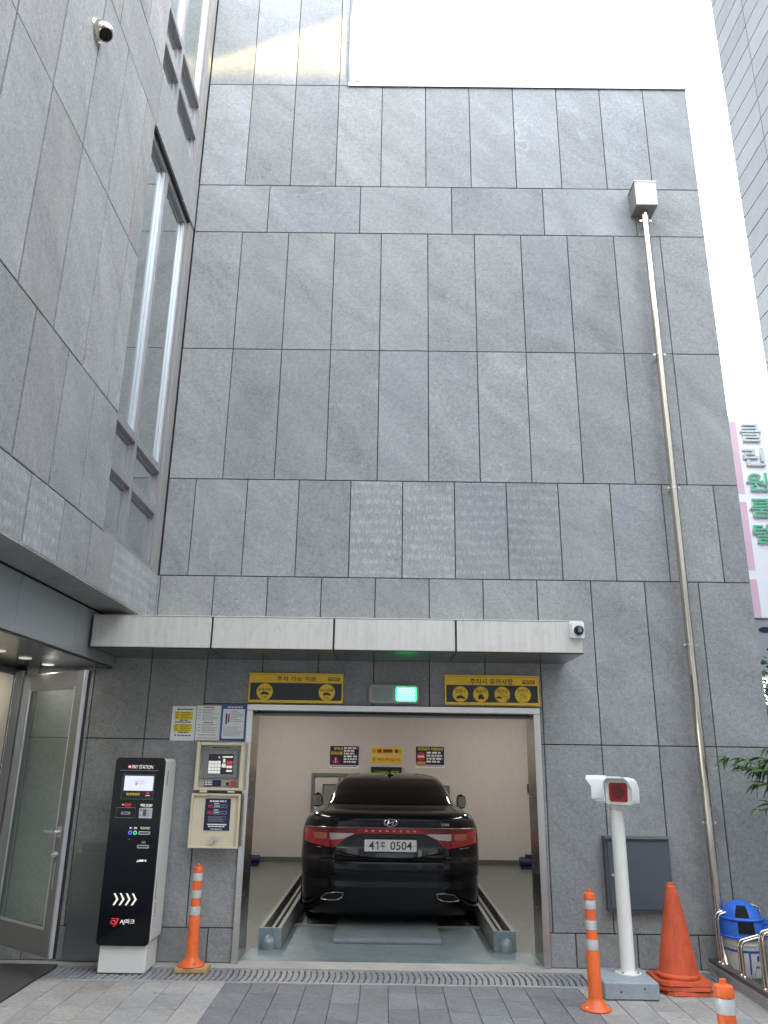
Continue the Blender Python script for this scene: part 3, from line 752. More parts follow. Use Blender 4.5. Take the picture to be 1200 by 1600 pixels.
# signal light
sg = thing('signal_light', 'grey signal box above the entrance with its right green lens lit', 'signal light', (2.2,-.004,2.06))
MB().cbox(-.224,.224,-.055,0,0,.165,.006).build('housing', 'light_housing', sg)
f = MB()
for a, b in ((-.205,-.002),(.006,.209)):
    f.box(a,b,-.061,-.0551,.012,.020).box(a,b,-.061,-.0551,.140,.150).box(a,a+.012,-.0608,-.0551,.02,.14).box(b-.012,b,-.0608,-.0551,.02,.14)
f.build('bezel', 'light_housing', sg)
for a in (-.216,.216):
    for z_ in (.012,.153):
        m_ = MB(); m_.cyl((a,-.055,z_),(a,-.058,z_),.005,n=8); m_.build('screw', 'black', sg)
MB().rbox(-.190,-.018,-.0595,-.0552,.024,.136,.014).build('lens', 'lens_off', sg, 40)['label'] = 'dark unlit lens'
lg = MB().rbox(.022,.194,-.0585,-.0552,.024,.136,.014).build('lens', 'led_green', sg, 40); lg['label'] = 'lit green lens'
m_ = MB()
for iz in range(6):
    for ix in range(9):
        cx_ = .032+ix*.0185+(.009 if iz % 2 else 0)
        if cx_ < .188: m_.lathe([(.0065,0),(.005,.003),(.0,.004)],(0,0,0),8) if False else m_.cyl((cx_,-.0585,.034+iz*.0185),(cx_,-.0605,.034+iz*.0185),.0066,.005,8)
m_.build('led_cluster', 'led_hot', lg)['kind'] = 'stuff'
ld = bpy.data.lights.new('signal_light_source', 'AREA'); ld.shape = 'RECTANGLE'; ld.size = .17; ld.size_y = .11; ld.energy = .09; ld.color = (.03, 1., .25)
lo = bpy.data.objects.new('light_source', ld); col.objects.link(lo); lo.parent = sg; lo.location = (.108, -.066, .08); lo.rotation_euler = (R(-90), 0, 0); lo.rotation_euler = (R(90), 0, 0)

# ================================================================== NOTICES AND CONTROL BOX
def notice(x0, x1, z0, z1, label, base):
    s = thing('notice', label, 'notice', ((x0+x1)/2, -.003, z0)); w = x1-x0; h = z1-z0
    B('sheet', base, s, -w/2, w/2, -.004, 0, 0, h); return s, w, h
n1, w, h = notice(.244,.456,1.722,2.015,'white notice with two yellow text blocks, leftmost of the three above control box','print_white')
for z0, z1 in ((h*.60,h*.84),(h*.245,h*.48)): B('yellow_block','print_yellow',n1,-w*.37,w*.37,-.0047,-.0041,z0,z1)
m_ = MB(); scribble(m_,-w*.30,w*.36,h*.885,h*.925,1,-.0041,rs,.9,.0); scribble(m_,-w*.34,w*.34,h*.512,h*.55,1,-.0041,rs,.9,0); scribble(m_,-w*.15,w*.2,h*.602-.012,h*.602,1,-.0041,rs,.8,0); scribble(m_,-w*.18,w*.25,h*.245-.012,h*.245,1,-.0041,rs,.8,0); m_.build('print','print_dark',n1)
m_ = MB(); scribble(m_,-w*.12,w*.34,h*.62,h*.82,4,-.0047,rs,.38,.2); scribble(m_,-w*.34,-w*.2,h*.62,h*.82,4,-.0047,rs,.38,.2); scribble(m_,-w*.12,w*.34,h*.26,h*.46,4,-.0047,rs,.38,.2); scribble(m_,-w*.34,-w*.2,h*.26,h*.46,4,-.0047,rs,.38,.2); m_.build('print','print_brown',n1)
m_ = MB(); scribble(m_,-w*.2,w*.36,h*.125,h*.165,1,-.0041,rs,.9,0); m_.build('print','print_blue',n1)
m_ = MB(); disc(m_,-w*.29,h*.15,.008,-.0041,14); m_.build('emblem','print_red',n1)
n2, w, h = notice(.462,.675,1.727,2.022,'white notice of fine grey text, middle of the three above control box','print_white')
m_ = MB(); scribble(m_,-w*.25,w*.42,h*.55,h*.90,8,-.0041,rs,.45,.45); scribble(m_,-w*.42,-w*.32,h*.55,h*.90,4,-.0041,rs,.3,.3); scribble(m_,-w*.25,w*.42,h*.20,h*.46,6,-.0041,rs,.45,.5); scribble(m_,-w*.4,-w*.3,h*.2,h*.46,3,-.0041,rs,.3,.3); scribble(m_,-w*.35,w*.35,h*.135,h*.165,1,-.0041,rs,.8,0); m_.build('print','print_grey',n2)
m_ = MB(); scribble(m_,-w*.2,w*.22,h*.93,h*.965,1,-.0041,rs,.9,0); scribble(m_,-w*.2,w*.22,h*.485,h*.52,1,-.0041,rs,.9,0); scribble(m_,-w*.45,w*.4,h*.05,h*.075,1,-.0041,rs,.7,0); m_.build('print','print_red',n2)
n3, w, h = notice(.681,.900,1.732,2.027,'blue bordered white notice, rightmost of the three above control box','print_blue')
B('white_field','print_white',n3,-w*.44,w*.44,-.0047,-.0041,h*.04,h*.895)
m_ = MB(); scribble(m_,-w*.27,w*.35,h*.925,h*.965,1,-.0041,rs,.9,0); m_.build('heading','print_white',n3)
m_ = MB(); scribble(m_,-w*.10,w*.40,h*.50,h*.84,7,-.0047,rs,.42,.5); scribble(m_,-w*.38,w*.40,h*.10,h*.38,9,-.0047,rs,.42,.45); m_.build('print','print_grey',n3)
B('coloured_bar','print_blue',n3,-w*.33,-w*.26,-.0053,-.0048,h*.45,h*.76); B('coloured_bar','print_red',n3,-w*.235,-w*.165,-.0053,-.0048,h*.50,h*.75)

cb = thing('control_box', 'cream operator control box with touch panel and lid hanging open below', 'control box', (.719,-.002,1.32))
def CBx(n_, m_, x0,x1,y0,y1,z0,z1,c=.003): return B(n_, m_, cb, x0-.719,x1-.719,y0+.002,y1+.002,z0-1.32,z1-1.32,c)
CBx('back_plate','cream',.515,.923,-.03,-.003,1.32,1.712)
for nm, a in (('rim',(.515,.545,-.125,-.031,1.32,1.712)),('rim',(.893,.923,-.125,-.031,1.32,1.712)),('rim',(.546,.892,-.124,-.031,1.685,1.711)),('rim',(.546,.892,-.124,-.031,1.321,1.343))): CBx(nm,'cream',*a)
CBx('panel_plate','light_housing',.546,.892,-.070,-.031,1.344,1.684)
CBx('bezel','alu_dull',.562,.868,-.085,-.071,1.415,1.650,.004)
sc2 = CBx('touch_screen','sign_black',.614,.828,-.0885,-.0855,1.451,1.614,.001)
m_ = MB()
for i in range(4):
    for j in range(4): m_.box(.618-.719+i*.0265,.642-.719+i*.0265,-.0873,-.0866,1.455-1.32+j*.0265,1.478-1.32+j*.0265)
m_.box(.732-.719,.765-.719,-.0873,-.0866,1.505-1.32,1.535-1.32).box(.772-.719,.822-.719,-.0873,-.0866,1.500-1.32,1.520-1.32).box(.735-.719,.822-.719,-.0873,-.0866,1.585-1.32,1.597-1.32).box(.740-.719,.760-.719,-.0873,-.0866,1.545-1.32,1.575-1.32).box(.700-.719,.712-.719,-.0873,-.0866,1.580-1.32,1.592-1.32)
m_.box(.772-.719,.822-.719,-.0873,-.0866,1.47-1.32,1.485-1.32)
m_.build('screen_keys','screen2',sc2)
m_ = MB(); m_.box(.772-.719,.822-.719,-.0873,-.0866,1.530-1.32,1.558-1.32); m_.build('screen_button','lit_red',sc2)
lb = CBx('label_plate','print_navy',.590,.735,-.0735,-.0705,1.350,1.402,.001)
m_ = MB(); scribble(m_,.596-.719,.670-.719,1.355-1.32,1.398-1.32,3,-.0716,rs,.6,.2); m_.build('print','print_white',lb)
m_ = MB(); m_.cyl((.790-.719,-.069,.0535),(.790-.719,-.082,.0535),.013,n=16); m_.build('key_switch','black',cb,40)
m_ = MB(); m_.cyl((.838-.719,-.069,.0565),(.838-.719,-.078,.0565),.024,n=22); m_.build('stop_collar','alu_dull',cb,40)
m_ = MB(); m_.cyl((.838-.719,-.076,.0565),(.838-.719,-.100,.0565),.017,.019,22); m_.build('stop_button','print_red',cb,40)
m_ = MB(); scribble(m_,.64-.719,.80-.719,1.660-1.32,1.670-1.32,1,-.0686,rs,.8,0); m_.build('print','print_dark',cb)
for xx in (.600,.835):
    m_ = MB(); m_.cyl((xx-.719-.03,-.125,-.010),(xx-.719+.03,-.125,-.010),.009,n=10); m_.build('hinge','cream',cb,40)
lid = CBx('lid','cream',.506,.918,-.113,-.103,.869,1.295)
for a in ((.506,.524,-.138,-.1135,.869,1.295),(.900,.918,-.138,-.1135,.869,1.295),(.5245,.8995,-.137,-.1135,.870,.886),(.5245,.8995,-.137,-.1135,1.279,1.294)):
    r_ = CBx('lid_rim','cream',*a); r_.parent = lid
pp = CBx('instruction_sheet','print_navy',.623,.837,-.1165,-.1135,1.006,1.256,0); pp.parent = lid
m_ = MB(); X_ = lambda v: v-.719; Zz = lambda v: v-1.32
scribble(m_,X_(.66),X_(.80),Zz(1.228),Zz(1.241),1,-.1150,rs,.9,0); scribble(m_,X_(.70),X_(.74),Zz(1.213),Zz(1.221),1,-.1150,rs,.9,0); scribble(m_,X_(.70),X_(.74),Zz(1.162),Zz(1.170),1,-.1150,rs,.9,0)
scribble(m_,X_(.66),X_(.80),Zz(1.032),Zz(1.042),1,-.1150,rs,.9,0); scribble(m_,X_(.68),X_(.78),Zz(1.012),Zz(1.020),1,-.1150,rs,.8,0)
m_.box(X_(.652),X_(.812),-.1156,-.1150,Zz(1.048),Zz(1.058))
for zc in (1.196,1.146):
    for a,b in ((.686,.766),(.774,.806)):
        m_.tube([(X_(a),-.1152,Zz(zc-.011)),(X_(b),-.1152,Zz(zc-.011)),(X_(b),-.1152,Zz(zc+.011)),(X_(a),-.1152,Zz(zc+.011))],.0011,4,closed=True)
    scribble(m_,X_(.70),X_(.75),Zz(zc-.004),Zz(zc+.004),1,-.1150,rs,.9,0)
m_.build('print','print_white',pp)
m_ = MB(); scribble(m_,X_(.655),X_(.81),Zz(1.07),Zz(1.115),5,-.1150,rs,.4,.3); m_.build('print','print_grey',pp)
m_ = MB()
for zc in (1.196,1.146): m_.rbox(X_(.648),X_(.678),-.1156,-.1150,Zz(zc-.011),Zz(zc+.011),.005)
m_.build('red_key_print','print_red',pp)
m_ = MB(); m_.cyl((X_(.71),-.114,Zz(.945)),(X_(.71),-.150,Zz(.945)),.020,n=16); m_.box(X_(.715),X_(.755),-.142,-.132,Zz(.938),Zz(.958)); m_.box(X_(.700),X_(.712),-.152,-.146,Zz(.905),Zz(.945)); m_.build('lock','steel',lid,40)

# ================================================================== PAY STATION
KY = -.385
pk = thing('pay_station', 'black and white pay station kiosk reading PAY STATION', 'kiosk', (.13,-.22,0))
def k_(v): return v-.13
def KB(n_, m_, x0,x1,y0,y1,z0,z1,c=.003,par=None): return B(n_, m_, par or pk, k_(x0),k_(x1),y0+.22,y1+.22,z0,z1,c)
KB('pedestal','kiosk_white',-.052,.312,-.365,-.065,.006,.205,.006)
KB('foot','black',-.045,.305,-.355,-.07,.0,.010,0)
m_ = MB(); m_.rbox(k_(-.068),k_(.336),-.375+.22,-.075+.22,.205,1.570,.035); m_.build('cabinet','kiosk_white',pk,40)
m_ = MB(); m_.rbox(k_(-.058),k_(.326),-.0745+.22,-.035+.22,.23,1.545,.03); m_.build('rear_cover','light_housing',pk,40)
fp = MB().rbox(k_(-.076),k_(.330),KY+.22-.006,-.3755+.22,.198,1.575,.035).build('front_glass','kiosk_black',pk,40)
yF = KY+.22-.0062
KB('trim_line','print_grey',-.035,.280,KY-.0075,KY-.0063,1.4745,1.4775,0,fp)
t_ = MB(); disc(t_, k_(.0405), 1.505, .0145, yF); t_.build('emblem','lit_red',fp)
t_ = MB(); disc(t_, k_(.0405), 1.505, .008, yF-.0007); t_.build('emblem_core','lit_white',fp)
text('PAY STATION', k_(.060), k_(.232), 1.490, 1.518, yF-.0005, 'lit_white', fp, bold=.006)
bz = KB('screen_bezel','black',-.004,.257,KY-.012,KY-.0063,1.256,1.446,.002,fp)
f = MB(); a,b,c_,d = k_(-.006),k_(.259),1.254,1.448; y0=KY+.22-.0135
f.box(a,b,y0,y0+.003,c_,c_+.005).box(a,b,y0,y0+.003,d-.005,d).box(a,a+.004,y0-.0002,y0+.003,c_+.005,d-.005).box(b-.004,b,y0-.0002,y0+.003,c_+.005,d-.005); f.build('bezel_rim','box_grey',bz)
sc3 = KB('screen','screen',.013,.248,KY-.0132,KY-.0122,1.321,1.434,0,bz)
ys = KY+.22-.0133
def aj(par, x0, x1, z0, z1, y, mat):
    """swash mark of the operator: a loop and a hook"""
    m_ = MB(); w_ = x1-x0; h_ = z1-z0; r_ = w_*.055
    m_.tube([(x0+w_*a, y, z0+h_*b) for a,b in ((.12,.95),(.55,.92),(.95,.93))], r_, 5)
    m_.tube([(x0+w_*a, y, z0+h_*b) for a,b in ((.95,.93),(.78,.70),(.72,.40),(.55,.12),(.32,.02))], [r_,r_*1.3,r_*1.5,r_*1.3,r_*.6], 5)
    m_.tube([(x0+w_*(.33+.27*math.cos(q)), y, z0+h_*(.52+.20*math.sin(q))) for q in [R(k*30) for k in range(12)]], r_*1.2, 5, closed=True)
    return m_.build('swash_mark', mat, par)
aj(sc3, k_(.097), k_(.124), 1.358, 1.388, ys, 'print_red')
text('AJ파크', k_(.128), k_(.186), 1.364, 1.382, ys, 'print_grey', sc3)
m_ = MB(); scribble(m_, k_(.09), k_(.18), 1.391, 1.397, 1, ys, rs, .8, 0); m_.build('print','print_grey',sc3)
yb_ = KY+.22-.0122
m_ = MB(); scribble(m_, k_(.037), k_(.150), 1.283, 1.303, 2, yb_, rs, .7, .05); m_.build('print','print_yellow',bz)
m_ = MB(); m_.rbox(k_(.20),k_(.223),yb_-.001,yb_,1.296,1.310,.004); m_.build('red_mark','lit_red',bz)
m_ = MB(); m_.box(k_(.194),k_(.229),yb_-.001,yb_,1.281,1.288); m_.build('white_mark','print_white',bz)
m_ = MB(); m_.box(k_(.031),k_(.087),yF-.001,yF,1.202,1.224).box(k_(.05),k_(.07),yF-.001,yF,1.196,1.202); m_.build('red_label','print_red',fp)
m_ = MB(); scribble(m_, k_(.011), k_(.029), 1.206, 1.219, 1, yF, rs, .9, 0); scribble(m_, k_(.16), k_(.26), 1.204, 1.220, 1, yF, rs, 1., 0); scribble(m_, k_(.175), k_(.25), 1.196, 1.202, 1, yF, rs, .8, 0)
scribble(m_, k_(.091), k_(.113), 1.030, 1.046, 1, yF, rs, .8, 0); scribble(m_, k_(.126), k_(.156), 1.030, 1.046, 1, yF, rs, .8, 0); scribble(m_, k_(.178), k_(.257), 1.028, 1.048, 2, yF, rs, .6, .1); scribble(m_, k_(.20), k_(.235), .925, .940, 2, yF, rs, .4, .2)
m_.build('print','print_cream',fp)
m_ = MB(); scribble(m_, k_(.19), k_(.252), .792, .808, 1, yF, rs, .9, 0); m_.prism([(k_(.172),.79),(k_(.190),.79),(k_(.190),.797),(k_(.180),.800),(k_(.185),.812)], yF-.0006, yF); m_.build('print','lit_white',fp)
f = MB(); f.tube([(k_(-.029),yF,1.115),(k_(.123),yF,1.115),(k_(.123),yF,1.191),(k_(-.029),yF,1.191)], .0015, 4, closed=True); f.build('slot_frame','print_grey',fp)
for a in ((.011,.083,1.140,1.160),(.168,.259,.991,1.016),(.167,.260,.891,.915)):
    s_ = MB().rbox(k_(a[0]),k_(a[1]),yF-.006,yF,a[2],a[3],.006).build('slot','alu',fp,40)
    MB().box(k_(a[0]+.008),k_(a[1]-.008),yF-.0066,yF-.0061,(a[2]+a[3])/2-.005,(a[2]+a[3])/2+.005).build('slit','void',s_)
kp = KB('keypad','alu',.154,.261,KY-.0105,KY-.0063,1.113,1.190,.002,fp); yk = KY+.22-.0107
m_ = MB(); m_.box(k_(.186),k_(.215),yk-.001,yk,1.128,1.180).box(k_(.164),k_(.174),yk-.001,yk,1.165,1.180).box(k_(.222),k_(.236),yk-.001,yk,1.165,1.172).box(k_(.222),k_(.24),yk-.001,yk,1.148,1.151).box(k_(.164),k_(.172),yk-.001,yk,1.130,1.142).box(k_(.224),k_(.238),yk-.001,yk,1.128,1.136); m_.build('key_print','box_grey',kp)
for cx_, mt in ((.100,'blue_ring'),(.1395,'green_ring')):
    m_ = MB(); m_.tube([(k_(cx_)+.012*math.cos(R(q*20)), yF-.002, 1.0045+.0125*math.sin(R(q*20))) for q in range(18)], .0033, 6, closed=True); m_.build('button_ring', mt, fp, 60)
    m_ = MB(); disc(m_, k_(cx_), 1.0045, .0085, yF); m_.build('button','black',fp)
m_ = MB(); disc(m_, k_(.097), .955, .0035, yF, 12); m_.build('keyhole','print_grey',fp)
for j in range(4):
    x0 = .020 + j*.0475; w_=.043; m_ = MB()
    m_.prism([(k_(x0),.565),(k_(x0+.016),.565),(k_(x0+w_),.5225),(k_(x0+.016),.480),(k_(x0),.480),(k_(x0+w_-.017),.5225)], yF-.0008, yF); m_.build('chevron','lit_white',fp)
aj(fp, k_(.016), k_(.086), .331, .390, yF-.001, 'lit_red')
text('AJ파크', k_(.092), k_(.206), .345, .384, yF-.0005, 'lit_white', fp, bold=.008)
for (y0,y1,z0,z1) in ((-.312,-.302,1.352,1.478),(-.352,-.342,.520,.650)):
    m_ = MB(); m_.box(k_(.3355),k_(.3375),y0+.22,y1+.22,z0,z1); m_.build('side_slot','black',pk)
for j in range(5):
    m_ = MB(); m_.box(k_(.3355),k_(.3385),-.352+.22,-.30+.22,.395+j*.021,.404+j*.021); m_.build('side_louvre','light_housing',pk)
for j in range(6):
    m_ = MB(); m_.box(k_(.3265),k_(.3295),-.068+.22,-.045+.22,1.38+j*.02,1.388+j*.02); m_.build('rear_louvre','black',pk)
tag(MB().cbox(-.448,-.125,-.036,-.016,.012,.81,.003).build('cover_panel','cover_grey'),'plain grey metal sheet leaning on the wall left of the pay station','panel')
tag(MB().cbox(-.40,-.10,-.014,-.0025,.30,.89,.003).build('cover_panel','cover_grey'),'grey sheet strip showing above and behind the plain metal sheet','panel')

# grey electrical cabinet on the wall
eb = thing('electrical_cabinet','dark grey flat metal cabinet on the wall behind the white post','cabinet',(4.235,-.004,.43))
MB().cbox(-.27,.27,-.065,0,0,.555,.004).build('case','box_grey',eb)
MB().cbox(-.25,.25,-.074,-.0655,.02,.535,.004).build('door','box_grey',eb)
MB().box(-.275,.275,-.09,0,.556,.572).build('rain_cap','cover_grey',eb)
m_ = MB(); m_.cyl((-.22,-.074,.28),(-.22,-.084,.28),.012,n=12); m_.build('lock','steel',eb,40)
m_ = MB(); m_.cyl((-.15,-.03,-.04),(-.15,-.03,0),.012,n=10); m_.build('conduit','black',eb,40)

# ================================================================== BOLLARDS, POST, CONES
def bollard(label, loc, s=1., base=True, rz=0.):
    b = thing('bollard', label, 'bollard', loc, rz, 'orange lane bollards'); H=.74*s
    pr = [(.100*s,0),(.105*s,.008*s),(.100*s,.016*s),(.075*s,.03*s),(.060*s,.05*s),(.050*s,.062*s),(.0465*s,.075*s),(.0435*s,.35*s),(.0375*s,.36*s),(.0375*s,.675*s),(.041*s,.677*s),(.041*s,.700*s),(.036*s,.715*s),(.014*s,.722*s),(.014*s,.738*s),(.010*s,.74*s),(.001,.74*s)]
    m_ = MB(); m_.lathe(pr,(0,0,0),32); m_.build('body','orange',b,35)
    for z0,z1 in ((.615,.672),(.487,.545),(.362,.425)):
        m_ = MB(); r_=.0392*s; m_.lathe([(r_,z0*s),(r_+.0004,z0*s+.002),(r_+.0004,z1*s-.002),(r_,z1*s)],(0,0,0),32); m_.build('reflective_band','reflective',b,50)
    for k in range(3):
        an = R(30+120*k-90); m_ = MB(); cx_,cy_=.082*s*math.cos(an),.082*s*math.sin(an)
        m_.cyl((cx_,cy_,.014*s),(cx_,cy_,.034*s),.011*s,.008*s,8); m_.build('bolt','steel',b,40)
    return b
wb = tag(MB().cbox(.525,.770,-.315,-.135,.003,.034,.003).build('wooden_board','wood'),'small square wooden board under the left bollard','board')
bollard('orange bollard with silver bands on a wooden board beside the control box',(.632,-.225,.034),.99)
bollard('orange bollard with silver bands in front of the white post base',(3.575,-1.06,.0),1.0,rz=.6)
bollard('orange bollard nearest the viewer, cut off by the bottom right of the photo',(3.545,-3.40,.0),1.0,rz=.3)

cbse = tag(MB().cbox(3.692,4.080,-.855,-.435,.004,.114,.008).build('concrete_block','concrete_blue'),'pale concrete block carrying the white sensor post','concrete block')
for xx_,zz_ in ((3.81,.055),(3.975,.075)):
    m_ = MB(); m_.cyl((xx_,-.8552,zz_),(xx_,-.853,zz_),.007,n=10); m_.build('hole','joint',cbse)
sp = thing('sensor_post','cream white sensor post with red lens head on a concrete block','post',(3.94,-.60,.115))
m_ = MB(); m_.lathe([(.095,0),(.095,.006),(.062,.010),(.056,.018),(.052,.03),(.051,1.12),(.047,1.125),(.046,1.126)],(0,0,0),32); m_.build('pole','post_white',sp,35)
for k in range(4):
    an = R(45+90*k); m_ = MB(); m_.cyl((.078*math.cos(an),.078*math.sin(an),.004),(.078*math.cos(an),.078*math.sin(an),.022),.009,n=8); m_.build('bolt','steel',sp,40)
def head(rz, lens, off, name):
    hd = bpy.data.objects.new(name, None); col.objects.link(hd); hd.parent = sp; hd.location = (off[0],off[1],off[2]); hd.rotation_euler = (0,0,rz); hd.scale = (1.14,1.14,1.14)
    w_,h_ = .092,.165
    body = []
    pts = [(-w_+.012,.0),(w_-.012,.0),(w_-.002,.012),(w_+.002,.10),(w_-.012,.15),(w_-.035,h_+.005),(-w_+.035,h_+.005),(-w_+.012,.15),(-w_-.002,.10),(-w_+.002,.012)]
    m_ = MB(); m_.prism(pts,-.04,.12,'y'); m_.build('housing','white',hd,30)
    # hood: open shell in front
    P_=[]
    hp_ = [(-w_-.006,.03),(-w_-.006,.11),(-w_+.008,.155),(-w_+.034,h_+.012),(w_-.034,h_+.012),(w_-.008,.155),(w_+.006,.11),(w_+.006,.03)]
    for k,(a,b) in enumerate(hp_):
        fr_ = -.10 if 1 < k < 6 else -.065
        P_.append([(a,fr_,b),(a,-.0405,b),(a,.03,b)])
    m_ = MB(); m_.grid(P_)
    P2=[]
    for k,(a,b) in enumerate(hp_):
        fr_ = -.10 if 1 < k < 6 else -.065
        a2=a*.955; b2=b-.006
        P2.append([(a2,-.0405,b2),(a2,fr_,b2),(a,fr_,b)])
    m_.grid(P2); m_.build('hood','white',hd,30)
    m_ = MB(); m_.rbox(-w_+.004,w_-.004,-.052,-.041,.004,h_-.008,.02); m_.build('front_ring','post_white',hd,40)
    if lens:
        ln = MB().rbox(-.062,.062,-.057,-.0525,.020,.142,.016).build('lens','sensor_red',hd,40)
        m_ = MB(); m_.cyl((0,-.0571,.081),(0,-.0575,.081),.044,n=28); m_.build('led_board','sensor_dark',ln)
        m_ = MB()
        for rr,nn in ((.012,6),(.024,12),(.036,18)):
            for q in range(nn): m_.cyl((rr*math.cos(2*math.pi*q/nn),-.0572,.081+rr*math.sin(2*math.pi*q/nn)),(rr*math.cos(2*math.pi*q/nn),-.0585,.081+rr*math.sin(2*math.pi*q/nn)),.0042,n=6)
        m_.build('led_dots','sensor_red',ln)['kind']='stuff'
    return hd
head(R(-33), True, (.025,-.055,1.165), 'front_head'); head(R(-112), False, (-.075,.09,1.175), 'rear_head')
m_ = MB(); m_.box(-.04,.04,-.035,.035,1.126,1.178); m_.build('bracket','post_white',sp)

def cone(label, loc, rz, h_=.66):
    c = thing('traffic_cone', label, 'traffic cone', loc, rz, 'stacked traffic cones')
    m_ = MB(); m_.lathe([(.150,.028),(.158,.034),(.158,.048),(.150,.054),(.138,.060),(.034,h_-.03),(.034,h_-.028),(.028,h_-.02),(.026,h_),(.018,h_+.002),(.001,h_+.002)],(0,0,0),36); m_.build('body','cone_red',c,35)
    m_ = MB(); n_=28; top=[]; bot=[]
    for k in range(n_*1):
        an = 2*math.pi*k/n_; e = 6.; ca,sa = math.cos(an),math.sin(an)
        rr = .195/((abs(ca)**e+abs(sa)**e)**(1/e)); wv = .004*math.sin(3*an+rz*5)+.003*math.sin(5*an)
        top.append((rr*ca*.97, rr*sa*.97, .026+wv*1.2)); bot.append((rr*ca, rr*sa, .002+max(0,wv)))
    m_.add(top+bot+[(0,0,.032)], [(k,(k+1)%n_,2*n_) for k in range(n_)]+[(n_+k,n_+(k+1)%n_,(k+1)%n_,k) for k in range(n_)]+[tuple(range(2*n_-1,n_-1,-1))]); m_.build('foot','cone_red',c,30)
    return c
cone('faded orange traffic cone, lowest of the stack, only its foot showing',(4.345,-.545,0),R(8))
cone('faded orange traffic cone, middle of the stack, only its foot showing',(4.335,-.54,.03),R(-3))
cone('faded orange traffic cone on top of the stack beside the white post',(4.325,-.535,.060),R(5))

# ================================================================== RIGHT CORNER: drain, bicycle rack, bin, bed
dg = thing('drain_grate','square steel drain grate in the corner behind the cones','drain',(4.60,-.29,0))
B('pit','void',dg,-.14,.16,-.17,.15,-.10,-.005)
f = MB(); f.box(-.15,.17,-.18,-.165,-.03,.022).box(-.15,.17,.145,.155,-.03,.022).box(-.15,-.138,-.165,.145,-.03,.022).box(.158,.17,-.165,.145,-.03,.022); f.build('frame','galv',dg)
for q in range(6): B('grate_bar','galv',dg,-.137+.05*q,-.131+.05*q,-.164,.144,-.01,.021)
for q in range(5): B('grate_bar','galv',dg,-.137,.157,-.12+.06*q,-.114+.06*q,-.012,.019)
br = thing('bicycle_rack','stainless steel bicycle rack of bent tube loops on a kerb rail','bicycle rack',(4.79,-.6,0))
B('rail','rail_brown',br,-.035,.035,-1.2,.585,.07,.10,.003)
for q,(yy,hh,rch) in enumerate(((.44,.36,.20),(.05,.24,.22),(-.33,.37,.22),(-.70,.25,.22),(-1.05,.36,.22))):
    for dy in (0,-.055):
        y=yy+dy; top=.10+hh
        pts=[(0,y,.10),(0,y,top-.05),(.006,y,top-.025),(.022,y,top-.008),(.05,y,top)] + [(rch,y+.0,top+.045),(rch+.10,y,top+.06),(rch+.13,y,top+.045),(rch+.14,y,top+.01),(rch+.14,y,.03)]
        m_ = MB(); m_.tube(pts,.0105,10); m_.build('loop_tube','steel_pipe',br,50)
        m_ = MB(); m_.lathe([(.018,0),(.016,.008),(.011,.012)],(0,y,.10),14); m_.build('collar','steel_pipe',br,40)
kb = struct(B('bed_kerb','concrete',None,4.752,4.835,-2.6,-.004,-.1,.069,.004))
struct(B('planting_bed','soil',None,4.836,9.5,-2.6,-.004,-.2,.02))
struct(B('side_yard','soil',None,5.52,9.5,-.003,5.9,-.2,.02))
bn = thing('trash_bin','white bucket trash bin with scuffed blue dome lid behind the bicycle rack','trash bin',(4.985,-.185,.02))
m_ = MB(); m_.lathe([(.118,0),(.122,.004),(.148,.225),(.155,.228),(.155,.242),(.149,.245),(.152,.30),(.15,.305)],(0,0,0),36); m_.build('bucket','bucket',bn,35)
def br_r(z): return .122+(.148-.122)*z/.225+.0008
def arc(mb,a0,a1,z0,z1,n=8):
    mb.grid([[((br_r(z))*math.cos(R(a)),(br_r(z))*math.sin(R(a)),z) for z in (z0,z1)] for a in [a0+(a1-a0)*k/n for k in range(n+1)]]); return mb
m_ = MB(); arc(m_,-190,-20,.178,.196,30); arc(m_,-101,-95,.03,.178); arc(m_,-75,-66,.12,.16); m_.build('printed_band','print_blue',bn)
m_ = MB(); 
for a,z in ((-128,.12),(-124,.12),(-129,.095),(-124,.09),(-128,.065),(-122,.06),(-80,.07),(-74,.075),(-68,.07),(-98,.12),(-98,.07)): arc(m_,a,a+3.2,z,z+.018,2)
m_.build('printed_marks','print_navy',bn)
def lr(z):  # lid radius
    u=(z-.29)/.245; return .168*math.sqrt(max(0,1-u**2.6)) if u>0 else .168
m_ = MB(); zs=[.275,.285,.29]+[.29+.245*u for u in (.1,.25,.4,.55,.7,.82,.91,.97,.995)]
m_.lathe([(.172,.272),(.175,.285)]+[(max(.004,lr(z)),z) for z in zs[2:]],(0,0,0),40); m_.build('lid','bin_blue',bn,50)
def lidpatch(a0,a1,z0,z1,na=8,nz=6,off=.0025):
    mm=MB(); mm.grid([[((lr(z)+off)*math.cos(R(a)),(lr(z)+off)*math.sin(R(a)),z+.001) for z in [z0+(z1-z0)*k/nz for k in range(nz+1)]] for a in [a0+(a1-a0)*k/na for k in range(na+1)]]); return mm
lidpatch(-128,-88,.425,.505).build('lid_opening','void',bn); lidpatch(-122,-80,.315,.395).build('lid_opening','void',bn)
m_ = MB(); m_.tube([((lr(.41)+.008)*math.cos(R(a)),(lr(.41)+.008)*math.sin(R(a)),.41) for a in range(-200,-19,10)],.011,8); m_.build('lid_ridge','bin_blue',bn,50)
m_ = MB(); m_.box(.14,.27,-.05,-.02,.37,.40).box(.14,.27,-.05,-.02,.345,.365); m_.build('lid_handle','bin_blue',bn)
